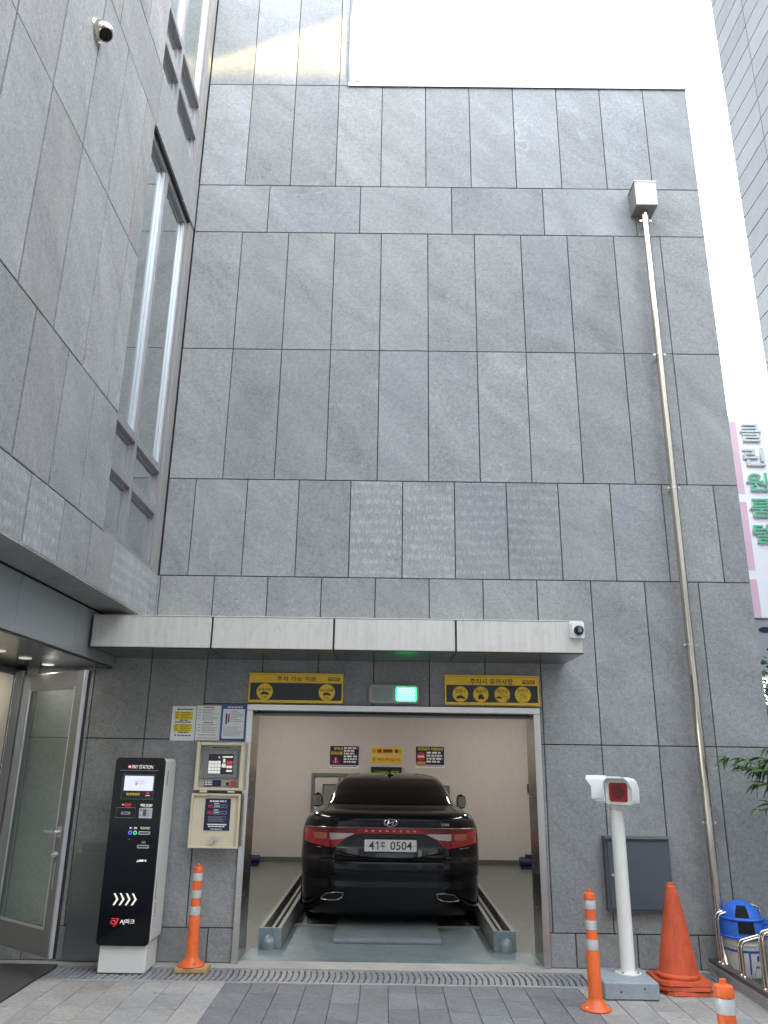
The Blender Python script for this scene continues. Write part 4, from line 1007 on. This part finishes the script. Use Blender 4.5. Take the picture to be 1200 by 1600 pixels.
# grass in the bed
rg = random.Random(3); gm = MB()
for k in range(900):
    x_=4.88+rg.random()*1.3; y_=-1.5+rg.random()*1.45
    if (x_-4.985)**2+(y_+.185)**2 < .02: continue
    h_=.05+.10*rg.random()**2; a=rg.random()*6.28; w_=.003; dx,dy=math.cos(a)*w_,math.sin(a)*w_; lx,ly=rg.uniform(-.04,.04),rg.uniform(-.04,.04)
    gm.add([(x_-dx,y_-dy,.018),(x_+dx,y_+dy,.018),(x_+dx*.7+lx*.4,y_+dy*.7+ly*.4,.018+h_*.6),(x_-dx*.7+lx*.4,y_-dy*.7+ly*.4,.018+h_*.6),(x_+lx,y_+ly,.018+h_)],[(0,1,2,3),(3,2,4)])
go = gm.build('grass','grass'); go['kind']='stuff'; go['label']='thin grass growing in the bed behind the bicycle rack'

# bamboo: culms, branches, single leaves
def leaf_mesh(nm, mat, L_=.11, W_=.012):
    P_=[]
    for u,wf in ((0,.12),(.12,.7),(.3,1.),(.55,.85),(.8,.45),(1.,.03)):
        z_=-.16*L_*u*u*2; P_.append([(u*L_,-W_*wf,z_+.15*W_),(u*L_,0,z_),(u*L_,W_*wf,z_+.15*W_)])
    m_=MB(); m_.grid(P_); return m_.mesh(nm,mat,60)
lms=[leaf_mesh('leaf','leaf'),leaf_mesh('leaf','leaf_light',.10,.013),leaf_mesh('leaf','leaf_dark',.12,.011)]
def bamboo(label, base, culms, tips, seed):
    r_=random.Random(seed); b=thing('bamboo_plant',label,'bamboo',base)
    for (x_,y_,h_,lean) in culms:
        m_=MB(); m_.tube([(x_,y_,0),(x_+lean*.3,y_,h_*.5),(x_+lean,y_-.02,h_)],[.010,.008,.003],7); m_.build('culm','stem',b,50)
    for (tx,ty,tz,sx,sy,sz,nl) in tips:
        s0=Vector((sx,sy,sz)); s1=Vector((tx,ty,tz)); md=(s0+s1)/2+Vector((0,0,.05))
        m_=MB(); m_.tube([s0,md,s1],[.004,.003,.0015],5); m_.build('branch','stem',b,50)
        for k in range(nl):
            u=.35+.65*r_.random(); p_=s0.lerp(s1,u)+Vector((0,0,.05*4*u*(1-u)))
            d=(s1-s0).normalized(); yaw_=math.atan2(d.y,d.x)+r_.uniform(-1.2,1.2); pit_=r_.uniform(-.4,1.0); s_=r_.uniform(.7,1.25)
            inst('leaf',r_.choices(lms,(5,3,3))[0],b,p_,(r_.uniform(-.8,.8),pit_,yaw_),(s_,s_,s_))
    return b
bamboo('green bamboo with narrow leaves reaching over the stone wall at the right edge',(5.55,-.42,.02),
  [(0,0,2.1,.12),(.12,.1,2.4,.2),(-.08,.15,1.7,-.05),(.3,-.1,1.9,.1)],
  [(-.66,-.02,1.62,-.02,0,1.42,40),(-.50,0,1.55,-.02,.05,1.38,40),(-.36,.05,1.62,0,.05,1.45,36),(-.46,-.04,1.42,0,0,1.28,30),(-.30,-.03,1.32,0,0,1.22,26),(-.46,-.02,1.22,0,0,1.14,9),(-.28,-.02,1.12,0,0,1.06,24),(-.22,-.05,1.0,0,0,.94,20),(-.1,-.1,1.8,0,0,1.6,14),(.1,-.1,2.0,.1,.1,1.8,14),(-.16,-.05,.86,0,0,.8,12),(-.40,-.06,1.52,0,0,1.40,26),(-.30,.0,1.70,0,0,1.5,22),(-.38,-.05,1.26,0,0,1.2,14)],11)
def shrub(label, base, rx_, rz_, h0, n_, seed, mat='leaf_dark', name='tree'):
    r_=random.Random(seed); s=thing(name,label,'tree',base)
    m_=MB(); m_.tube([(0,0,0),(.04,.02,h0*.6),(-.02,0,h0+rz_*.6)],[.06,.045,.015],8)
    for k in range(7):
        a=k*2.4; m_.tube([(.02,.01,h0*.6+.1*k),(math.cos(a)*rx_*.4,math.sin(a)*rx_*.4,h0+.15*k),(math.cos(a)*rx_*.75,math.sin(a)*rx_*.75,h0+rz_*.2+.2*k)],[.02,.012,.004],5)
    m_.build('trunk','bark',s,50)
    cl=[(r_.gauss(0,rx_*.45),r_.gauss(0,rx_*.45),h0+rz_*.5+r_.gauss(0,rz_*.3),r_.uniform(.12,.3)) for _ in range(26)]
    m_=MB()
    for k in range(n_):
        c=r_.choice(cl); p_=Vector((c[0]+r_.gauss(0,c[3]),c[1]+r_.gauss(0,c[3]),c[2]+r_.gauss(0,c[3]*.7)))
        a=Vector((r_.gauss(0,1),r_.gauss(0,1),r_.gauss(0,.5))).normalized(); b_=a.cross(Vector((r_.gauss(0,1),r_.gauss(0,1),1))).normalized(); L_=r_.uniform(.05,.10); W_=L_*.28
        m_.add([p_-a*L_*.5,p_-b_*W_,p_+a*L_*.6,p_+b_*W_],[(0,1,2,3)])
    m_.build('crown',mat,s); return s
shrub('dark green leafy tree behind the building edge under the white sign board',(6.9,2.6,.02),.55,1.3,1.1,5200,21)
shrub('bushy green shrub beyond the bamboo at the right edge',(6.5,1.0,.02),.5,.9,.3,3600,22,'leaf',name='shrub')
# ================================================================== CAR LIFT PALLET
pt = thing('parking_pallet','blue grey steel parking pallet with raised side rails under the car','parking pallet',(2.165,.1,-.05))
def PB(n_, m_, x0,x1,y0,y1,z0,z1,c=.002,par=None): return B(n_, m_, par or pt, x0-2.165,x1-2.165,y0-.1,y1-.1,z0+.05,z1+.05,c)
PB('entry_plate','pallet',.97,3.42,.104,.56,-.048,-.004)
PB('entry_plate','pallet',1.235,3.10,.562,1.55,-.048,-.006)
PB('wheel_lip','pallet_light',1.235,1.66,1.551,1.575,-.048,.012); PB('wheel_lip','pallet_light',2.67,3.10,1.551,1.575,-.048,.012)
PB('wheel_track','pallet',1.235,1.66,1.577,6.1,-.049,-.044); PB('wheel_track','pallet',2.67,3.10,1.577,6.1,-.049,-.044)
for x0,x1 in ((1.676,2.163),(2.167,2.658)):
    m_=MB(); P_=[[(x0-2.165,y-.1,z+.05) for y,z in ((.80,.004),(.80,.018),(.835,.036),(6.0,.036),(6.0,-.04))],[(x1-2.165,y-.1,z+.05) for y,z in ((.80,.004),(.80,.018),(.835,.036),(6.0,.036),(6.0,-.04))]]
    m_.grid([list(reversed(r_)) for r_ in P_]); m_.box(x0-2.165,x1-2.165,.705,5.9,.046,.052); m_.build('centre_plate','pallet',pt)
for sx,(xa,xb) in ((1,(1.035,1.232)),(-1,(3.108,3.300))):
    o_in = xb if sx==1 else xa; o_out = xa if sx==1 else xb
    rl=MB(); Y0,Y1=.60-.1,6.1-.1
    a,b=(xa-2.165,xb-2.165)
    rl.box(a,a+.035,Y0,Y1,0,.205).box(b-.035,b,Y0,Y1,0,.205); r_o=rl.build('side_rail','pallet_light',pt)
    m_=MB(); m_.box(a+.0355,b-.0355,Y0,Y1,.0,.09); m_.build('channel','void',r_o)
    mid=(a+b)/2+.012*sx; m_=MB(); m_.box(mid-.014,mid+.014,Y0,Y1,.0905,.19); m_.build('inner_bar','alu_dull',r_o)
    m_=MB(); m_.box(a-.002,b+.002,Y0-.03,Y0-.001,0,.207); m_.build('end_plate','pallet',r_o)
    m_=MB(); cx_=(a+b)/2-.012*sx; n_=16; rr=.068
    prof=[(rr*math.cos(R(q)), .085+rr*math.sin(R(q))*1.05) for q in range(0,91,15)]
    m_.lathe([(rr,0.),(rr,.05)]+prof[:-1]+[(.002,.085+rr*1.05)],(cx_,Y0-.032,0),24); m_.build('end_dome','pallet',r_o,50)
# ================================================================== THINGS IN THE LIFT ROOM
YB=6.85
def wposter(label,x0,x1,z0,z1,base,cat='notice'):
    s=thing('wall_notice',label,cat,((x0+x1)/2,YB-.002,z0)); w=x1-x0;h=z1-z0
    B('sheet',base,s,-w/2,w/2,-.005,0,0,h); return s,w,h
s,w,h=wposter('navy caution notice with red warning triangle on the back wall, left of the car',1.185,1.69,1.43,1.80,'print_white')
B('field','print_navy',s,-w*.49,w*.49,-.0062,-.0052,h*.14,h*.985)
y=-.0064
text('주차시',-w*.36,-w*.06,h*.79,h*.93,y,'print_yellow',s,bold=.03); text('주의사항',-w*.46,-w*.06,h*.58,h*.74,y,'print_yellow',s,bold=.03)
m_=MB(); m_.prism([(-w*.42,h*.22),(-w*.16,h*.22),(-w*.29,h*.52)],y-.0006,y); m_.build('warning_triangle','print_red',s)
m_=MB(); m_.prism([(-w*.305,h*.46),(-w*.275,h*.46),(-w*.28,h*.32),(-w*.30,h*.32)],y-.0014,y-.0007).box(-w*.302,-w*.278,y-.0014,y-.0007,h*.24,h*.285); m_.build('exclamation_mark','print_white',s)
m_=MB(); scribble(m_,-w*.02,w*.46,h*.20,h*.93,6,y,rs,.62,.25); m_.build('print','print_white',s)
m_=MB(); scribble(m_,-w*.45,w*.46,h*.06,h*.11,1,-.0052,rs,.8,0); m_.build('print','print_dark',s)
s,w,h=wposter('navy no entry notice with red disc on the back wall, right of the car',2.655,3.15,1.455,1.81,'print_white')
B('field','print_navy',s,-w*.49,w*.49,-.0062,-.0052,h*.14,h*.985)
text('진입금지 차량안내',-w*.42,w*.44,h*.80,h*.94,y,'print_yellow',s,bold=.03)
m_=MB(); disc(m_,-w*.31,h*.52,h*.20,y); m_.build('red_disc','print_red',s); m_=MB(); m_.box(-w*.42,-w*.20,y-.0014,y-.0007,h*.48,h*.56); m_.build('white_bar','print_white',s)
B('orange_plate','print_orange',s,-w*.46,-w*.15,y-.0006,y,h*.18,h*.29)
m_=MB(); scribble(m_,-w*.12,w*.46,h*.20,h*.74,4,y,rs,.62,.2); m_.build('print','print_white',s)
m_=MB(); scribble(m_,-w*.45,w*.46,h*.06,h*.11,1,-.0052,rs,.8,0); m_.build('print','print_dark',s)
for lab,z0,z1,tt in (('upper yellow strip sign on the back wall above the car',1.665,1.778,''),('lower yellow strip sign on the back wall reading 사이드미러 접으시오',1.525,1.638,'사이드미러 접으시오')):
    s,w,h=wposter(lab,1.895,2.42,z0,z1,'sign_yellow','sign')
    m_=MB(); q=h*.32; cx_=-w*.40; m_.tube([(cx_-q,-.0055,h*.5),(cx_,-.0055,h*.5-q),(cx_+q,-.0055,h*.5),(cx_,-.0055,h*.5+q)],.004,4,closed=True); m_.cyl((cx_,-.005,h*.5),(cx_,-.0066,h*.5),.012,n=10); m_.build('diamond_mark','print_brown',s)
    if tt: text(tt,-w*.30,w*.46,h*.28,h*.72,-.0055,'print_brown',s,bold=.03)
    else:
        m_=MB(); scribble(m_,-w*.30,w*.46,h*.25,h*.75,1,-.0051,rs,1.,0); m_.build('print','print_brown',s)
s=thing('led_display','black LED display with green Korean letters just above the car roof','display',(2.157,YB-.002,1.20))
B('case','sign_black',s,-.26,.26,-.08,0,0,.262,.005); text('사이드 체결',-.20,.21,.085,.205,-.0815,'led_text',s)
dr=thing('service_door','cream door with grey frame in the back wall behind the car','door',(1.35,YB-.002,-.05))
B('leaf','room_wall',dr,-.40,.44,-.03,0,.01,1.34,.003)
for a in ((-.455,-.40,-.06,0,0,1.40),(.44,.50,-.06,0,0,1.40),(-.399,.439,-.059,0,1.345,1.399)): B('frame','cover_grey',dr,*a,.003)
B('closer','box_grey',dr,.0,.07,-.09,-.03,1.24,1.32,.003)
for lab,x0,x1 in (('small black framed mirror on the back wall left of the car roof',1.09,1.45),('small black framed mirror on the back wall right of the car roof',2.86,3.225)):
    s=thing('wall_mirror',lab,'mirror',((x0+x1)/2,YB-.065,.80)); w=(x1-x0)/2
    f=MB(); f.box(-w,w,-.02,.0,.36,.375).box(-w,w,-.02,.0,0,.015).box(-w,-w+.015,-.0198,.0,.015,.36).box(w-.015,w,-.0198,.0,.015,.36); f.build('frame','black',s)
    B('mirror_glass','glass',s,-w+.015,w-.015,-.012,-.004,.015,.36); B('standoff','black',s,-.02,.02,.001,.060,.15,.2)
cd=tag(MB().box(4.60,4.625,6.80,6.83,.05,2.16).box(4.54,4.60,6.80,6.83,1.08,1.22).build('cable_duct','blue_machine'),'dark blue vertical cable duct in the far right corner of the lift room','duct')
mo=thing('floor_motor','dark blue motor on the floor in the far right of the lift room','motor',(4.42,6.45,-.05))
m_=MB(); m_.cyl((-.11,0,.10),(.13,0,.10),.075,n=18); m_.build('motor_body','blue_machine',mo,40); B('base','blue_machine',mo,-.09,.11,-.09,.09,0,.035,.004); m_=MB(); m_.box(-.02,.08,-.05,.05,.17,.21); m_.build('terminal_box','blue_machine',mo)
mo=thing('floor_motor','dark blue motor just behind the left door jamb of the lift room','motor',(.06,6.35,-.05))
m_=MB(); m_.cyl((-.11,0,.10),(.10,0,.10),.06,n=18); m_.build('motor_body','blue_machine',mo,40); B('base','blue_machine',mo,-.09,.09,-.07,.07,0,.045,.004)
# fluorescent tubes that light the room
for lab,x_,y0,y1 in (('fluorescent tube on the left of the lift room ceiling, front',.45,.9,2.3),('fluorescent tube on the right of the lift room ceiling, front',4.15,.9,2.3),('fluorescent tube on the left of the lift room ceiling, rear',.45,4.2,5.6),('fluorescent tube on the right of the lift room ceiling, rear',4.15,4.2,5.6)):
    s=thing('tube_light',lab,'ceiling light',(x_,(y0+y1)/2,2.68)); hl=(y1-y0)/2
    m_=MB(); m_.box(-.05,.05,-hl,hl,.02,.076); m_.build('batten','white',s)
    m_=MB(); m_.cyl((0,-hl+.03,-.005),(0,hl-.03,-.005),.016,n=12); m_.build('tube','tube_lamp',s,40)
    ld=bpy.data.lights.new('tube_light_source','AREA'); ld.shape='RECTANGLE'; ld.size=.08; ld.size_y=hl*2; ld.energy=ROOM_W; ld.color=(1.,.95,.89)
    lo=bpy.data.objects.new('light_source',ld); col.objects.link(lo); lo.parent=s; lo.location=(0,0,-.03)

# ================================================================== CAR
car = thing('parked_car','black sedan parked rear-out on the lift pallet, plate 41루 0504','car',(2.195,1.30,-.05))
LV = np.array([
 # z     w     yr    b    n    yf
 [.165, .855, .120, .48, 3.1, 4.75],[.19, .880, .070, .5, 3.2, 4.80],[.25, .896, .036, .5, 3.2, 4.84],[.34, .904, .020, .5, 3.2, 4.87],
 [.44, .908, .012, .5, 3.2, 4.90],[.50, .910, .022, .5, 3.2, 4.90],[.54, .914, .004, .5, 3.2, 4.90],[.60, .920, .0, .5, 3.2, 4.90],[.66, .925, .008, .5, 3.2, 4.88],[.69, .926, .030, .5, 3.2, 4.87],[.71, .927, .048, .5, 3.2, 4.86],
 [.80, .927, .058, .5, 3.2, 4.82],[.90, .922, .045, .5, 3.2, 4.70],[.98, .908, .030, .5, 3.2, 4.50],[1.05, .880, .030, .5, 3.2, 4.20],[1.085, .850, .040, .5, 3.2, 4.0],
 [1.105, .822, .065, .5, 3.2, 3.88],[1.118, .795, .13, .5, 3.1, 3.78],[1.135, .765, .36, .48, 3.0, 3.68],[1.150, .735, .55, .46, 3.0, 3.60],
 [1.170, .712, .64, .46, 3.0, 3.54],[1.25, .688, .82, .48, 3.0, 3.35],[1.35, .642, 1.10, .5, 3.0, 3.08],[1.41, .598, 1.36, .5, 2.9, 2.90],[1.44, .545, 1.60, .5, 2.8, 2.76],[1.458, .46, 1.85, .45, 2.6, 2.62],[1.468, .30, 2.05, .3, 2.4, 2.50]])
def lev(z): return [float(np.interp(z, LV[:,0], LV[:,i])) for i in range(1,6)]
def sy_(x,z,off=0.):
    w,yr,b,n,yf=lev(z); u=min(abs(x)/w,.999); return yr+b-b*(1-u**n)**(1/n)-off
def contour(z):
    w,yr,b,n,yf=lev(z); pts=[]
    for k in range(19):
        ph=math.pi/2*k/18; pts.append((w*math.sin(ph)**(2/n) if k else 0., yr+b-b*max(0.,math.cos(ph))**(2/n)))
    bf=min(1.1,(yf-yr-b)*.45); ye=yf-bf
    for k in range(1,61): pts.append((w*(1+.004*math.sin(math.pi*k/60)), yr+b+(ye-yr-b)*k/60))
    for k in range(1,13):
        ph=math.pi/2*k/12; pts.append((w*max(0.,math.cos(ph))**(2/2.6), ye+bf*math.sin(ph)**(2/2.6)))
    return pts
zl=[]
for a,b in zip(LV[:-1,0],LV[1:,0]):
    nn=max(1,int((b-a)/.02)); zl+=[a+(b-a)*k/nn for k in range(nn)]
zl.append(LV[-1,0])
WY=(1.03,3.875)
vs_=[];rows=[]
for z in zl:
    c=contour(z); full=c+[(-x,y) for x,y in reversed(c[1:-1])]
    rows.append(len(full)); vs_+=[(x,y,z) for x,y in full]
n_=rows[0]; fs=[]
for i in range(len(zl)-1):
    for k in range(n_):
        q=(i*n_+k,i*n_+(k+1)%n_,(i+1)*n_+(k+1)%n_,(i+1)*n_+k)
        cx_=sum(vs_[j][0] for j in q)/4; cy_=sum(vs_[j][1] for j in q)/4; cz_=sum(vs_[j][2] for j in q)/4
        if abs(cx_)>.6 and any((cy_-w)**2+(cz_-.33)**2<.35**2 for w in WY): continue
        fs.append(q)
fs.append(tuple((len(zl)-1)*n_+k for k in range(n_)))
m_=MB().add(vs_,fs); body=m_.build('body','car_paint',car,38)
ub=MB(); ub.box(-.60,.60,.30,4.6,.16,.30).box(-.72,.72,1.5,3.4,.15,.22); ub.build('underbody','void',car)
for sx in (-1,1):
    for w in WY:
        pts=[(sx*.925,w+.355*math.cos(R(a)),.33+.355*math.sin(R(a))) for a in range(-25,206,10)]
        m_=MB(); m_.tube(pts,.016,6); m_.build('arch_lip','car_paint',body,50)
        wh=MB(); xc=sx*.80; prof=[(.225,-.105),(.30,-.108),(.322,-.09),(.330,-.06),(.330,.06),(.322,.09),(.30,.108),(.225,.105)]
        wh.lathe(prof,(0,0,0),36); wh.xf(Matrix.Translation((xc,w,.33)) @ Matrix.Rotation(R(90),4,'Y')); wo_=wh.build('wheel','tyre',car,40)
        rm_=MB(); rm_.cyl((xc+sx*.085,w,.33),(xc+sx*.095,w,.33),.222,n=30)
        rm_.build('rim','black',wo_,40)
        sp_=MB()
        for k in range(7):
            a=2*math.pi*k/7; ca,sa=math.cos(a),math.sin(a); 
            sp_.add([(xc+sx*.112,w+ca*.04-sa*.03,.33+sa*.04+ca*.03),(xc+sx*.112,w+ca*.215-sa*.02,.33+sa*.215+ca*.02),(xc+sx*.112,w+ca*.215+sa*.02,.33+sa*.215-ca*.02),(xc+sx*.112,w+ca*.04+sa*.03,.33+sa*.04-ca*.03)],[(0,1,2,3)])
        sp_.cyl((xc+sx*.09,w,.33),(xc+sx*.114,w,.33),.05,n=14); sp_.build('spokes','rim',wo_)
def patch(name,mat,x0,x1,ft,fb_,nx,nz,off,par=None,sm=60):
    P_=[]
    for i in range(nx+1):
        x=x0+(x1-x0)*i/nx; zt,zb=ft(x),fb_(x); P_.append([(x,sy_(x,zb+(zt-zb)*j/nz,off),zb+(zt-zb)*j/nz) for j in range(nz+1)])
    m_=MB(); m_.grid(P_); return m_.build(name,mat,par or body,sm)
itp=lambda xs,zs:(lambda x: float(np.interp(abs(x),xs,zs)))
# rear window, wrapped on the sloping back
P_=[]
for i in range(41):
    u=-1+2*i/40; P_.append([])
    for j in range(13):
        z=1.172+(1.413-1.172)*j/12; w,yr,b,n,yf=lev(z); x=u*w*.90; P_[-1].append((x,sy_(x,z)-.004,z+.004))
rw=MB().grid(P_).build('rear_window','car_glass',car,60)
for sx in (-1,1):
    P_=[]
    for i in range(25):
        row_=[]
        for j in range(7):
            z=1.165+(1.40-1.165)*j/6; w,yr,b,n,yf=lev(z); ya=yr+b+.05; yb2=yf-.75; row_.append((sx*(w*(1+.004)+.003),ya+(yb2-ya)*i/24,z))
        P_.append(row_ if sx>0 else row_)
    MB().grid(P_).build('side_window','car_glass',car,60)
    m_=MB(); m_.tube([(sx*(lev(z)[0]*.905),sy_(lev(z)[0]*.905,z)-.003,z+.003) for z in np.linspace(1.172,1.413,14)],.004,5); m_.build('window_trim','black',rw,50)
# tail lamps
lt=itp([.30,.84,.885],[.980,.974,.958]); lb_=itp([.335,.36,.46,.575,.70,.80,.885],[.924,.918,.865,.787,.803,.818,.836])
tl={}
for sx in (-1,1):
    tl[sx]=patch('tail_lamp','lamp_red',sx*.335,sx*.885,lt,lb_,44,8,.008,car)
    patch('lens','lamp_white',sx*.365,sx*.615,itp([.365,.615],[.926,.926]),itp([.365,.48,.60,.615],[.922,.872,.862,.866]),16,3,.011,tl[sx])
    patch('lens','lamp_pink',sx*.645,sx*.775,itp([.645,.66,.76,.775],[.91,.926,.926,.915]),itp([.645,.66,.76,.775],[.885,.866,.868,.88]),10,3,.011,tl[sx])
    patch('dark_lens','lamp_dark',sx*.335,sx*.865,itp([.3,.62,.865],[.9795,.977,.966]),itp([.335,.62,.865],[.93,.934,.942]),24,2,.0095,tl[sx])
    m_=MB(); m_.tube([(sx*x,sy_(x,z,.010),z) for x,z in ((.618,.978),(.622,.93),(.614,.87),(.59,.79))],.0028,5); m_.build('seam','black',tl[sx],50)
    m_=MB(); m_.tube([(sx*x,sy_(x,lt(x)+.004,.008),lt(x)+.004) for x in np.linspace(.33,.88,16)],.0035,5); m_.build('chrome_strip','chrome',tl[sx],50)
lbar=patch('light_bar','lamp_red',-.338,.338,lambda x:.981,lambda x:.926,30,3,.009,car)
m_=MB(); m_.tube([(x,sy_(x,.984,.008),.984) for x in np.linspace(-.34,.34,20)],.004,5); m_.build('chrome_strip','chrome',lbar,50)
for k,ch in enumerate('GRANDEUR'):
    xc=-.245+.49*k/7; text(ch,xc-.011,xc+.011,.945,.960,sy_(xc,.95,.0105),'print_white',lbar)
# number plate recess and plate
def rec_y(x,z): return sy_(x,z,.0)
patch('plate_recess','car_recess',-.555,.555,itp([0,.33,.36,.46,.555],[.920,.918,.910,.858,.802]),itp([0,.25,.45,.555],[.705,.712,.745,.796]),44,8,.004,car)
m_=MB(); m_.tube([(x,sy_(x,float(np.interp(abs(x),[0,.25,.45,.62,.80],[.698,.705,.738,.775,.79])),.004),float(np.interp(abs(x),[0,.25,.45,.62,.80],[.698,.705,.738,.775,.79]))) for x in np.linspace(-.80,.80,50)],.006,6); m_.build('recess_edge','car_paint',body,60)
pl=thing('x','x','x'); bpy.data.objects.remove(pl)
yp=sy_(0,.815,.0)-.016
pf=MB().cbox(-.272,.272,yp-.010,yp+.03,.750,.882,.004).build('number_plate_frame','black',car)
MB().rbox(-.261,.261,yp-.0125,yp-.0102,.762,.872,.010).build('number_plate','print_white',pf,40)
yt=yp-.0128
text('4',-.217,-.163,.778,.856,yt,'print_dark',pf,bold=.012); MB().prism([(-.132,.778),(-.121,.778),(-.121,.856),(-.130,.856),(-.150,.840),(-.150,.829),(-.132,.841)],yt-.0006,yt).build('lettering','print_dark',pf); text('루',-.103,-.052,.782,.852,yt,'print_dark',pf,bold=.012); text('0504',-.002,.216,.778,.856,yt,'print_dark',pf,bold=.012)
for sx in (-1,1):
    m_=MB(); m_.cyl((sx*.243,yt,.815),(sx*.243,yt-.003,.815),.006,n=10); m_.build('plate_bolt','chrome',pf,40)
# badge
ye_=sy_(0,1.03,.004); bd=MB(); bd.tube([(.064*math.cos(R(a)),ye_,1.03+.033*math.sin(R(a))) for a in range(0,360,12)],.0048,6,closed=True)
bd.tube([(-.034,ye_,1.012),(-.016,ye_,1.05)],[.004,.007],6).tube([(.016,ye_,1.010),(.034,ye_,1.048)],[.007,.004],6).tube([(-.026,ye_,1.026),(-.006,ye_,1.028),(.006,ye_,1.033),(.026,ye_,1.035)],.0055,6); bd.build('badge','chrome',car,50)
text('HG300',.475,.590,1.006,1.028,sy_(.53,1.02,.003),'alu',car,depth=.002,M_=None)
# exhaust finishers
for sx in (-1,1):
    pts=[(.455,.385),(.53,.388),(.63,.372),(.685,.330),(.672,.318),(.60,.312),(.52,.318),(.475,.340)]
    m_=MB(); m_.tube([(sx*x,sy_(x,z,.004),z) for x,z in pts],.0065,6,closed=True); ex=m_.build('exhaust_finisher','chrome',car,60)
    c0=(sum(p[0] for p in pts)/8,sum(p[1] for p in pts)/8); m_=MB()
    m_.add([(sx*c0[0],sy_(c0[0],c0[1],.003),c0[1])]+[(sx*x,sy_(x,z,.003),z) for x,z in pts],[(0,1+k,1+(k+1)%8) for k in range(8)]); m_.build('exhaust_opening','void',ex)
# seams
m_=MB(); m_.tube([(x,sy_(x,.692,.001),.692) for x in np.linspace(-.86,.86,50)],.003,5); m_.build('bumper_seam','void',body,50)
for sx in (-1,1):
    m_=MB(); m_.tube([(sx*x,sy_(x,z,.0015)-.0,z+.001) for x,z in ((.66,1.148),(.70,1.12),(.705,1.09),(.68,1.04),(.64,.99))],.0028,5); m_.build('trunk_seam','void',body,50)
    m_=MB(); m_.lathe([(.0,-.10),(.06,-.09),(.085,-.05),(.09,0),(.085,.05),(.06,.085),(.0,.10)],(0,0,0),18); m_.xf(Matrix.Translation((sx*.985,2.95,1.10)) @ Matrix.Diagonal((.75,.55,.95,1))); m_.box(sx*.86-.06,sx*.86+.06,2.92,2.97,1.03,1.05); m_.build('side_mirror','car_paint',car,60)
    m_=MB(); m_.rbox(sx*.985-.055,sx*.985+.055,2.893,2.8965,1.03,1.165,.03); m_.build('mirror_glass','glass',car,40)
m_=MB(); fin=[(1.66,1.445),(1.80,1.455),(1.80,1.468),(1.76,1.505),(1.745,1.512),(1.72,1.490)]
m_.prism(fin,-.008,.008,'x'); m_.lathe([(.05,0),(.045,.012),(.02,.02),(.001,.022)],(0,1.74,1.448),16); m_.build('antenna_fin','car_paint',car,40)
m_=MB(); m_.box(-.10,.10,sy_(0,1.405)-.005,sy_(0,1.405)+.02,1.400,1.412); m_.build('brake_light','lamp_dark',rw)
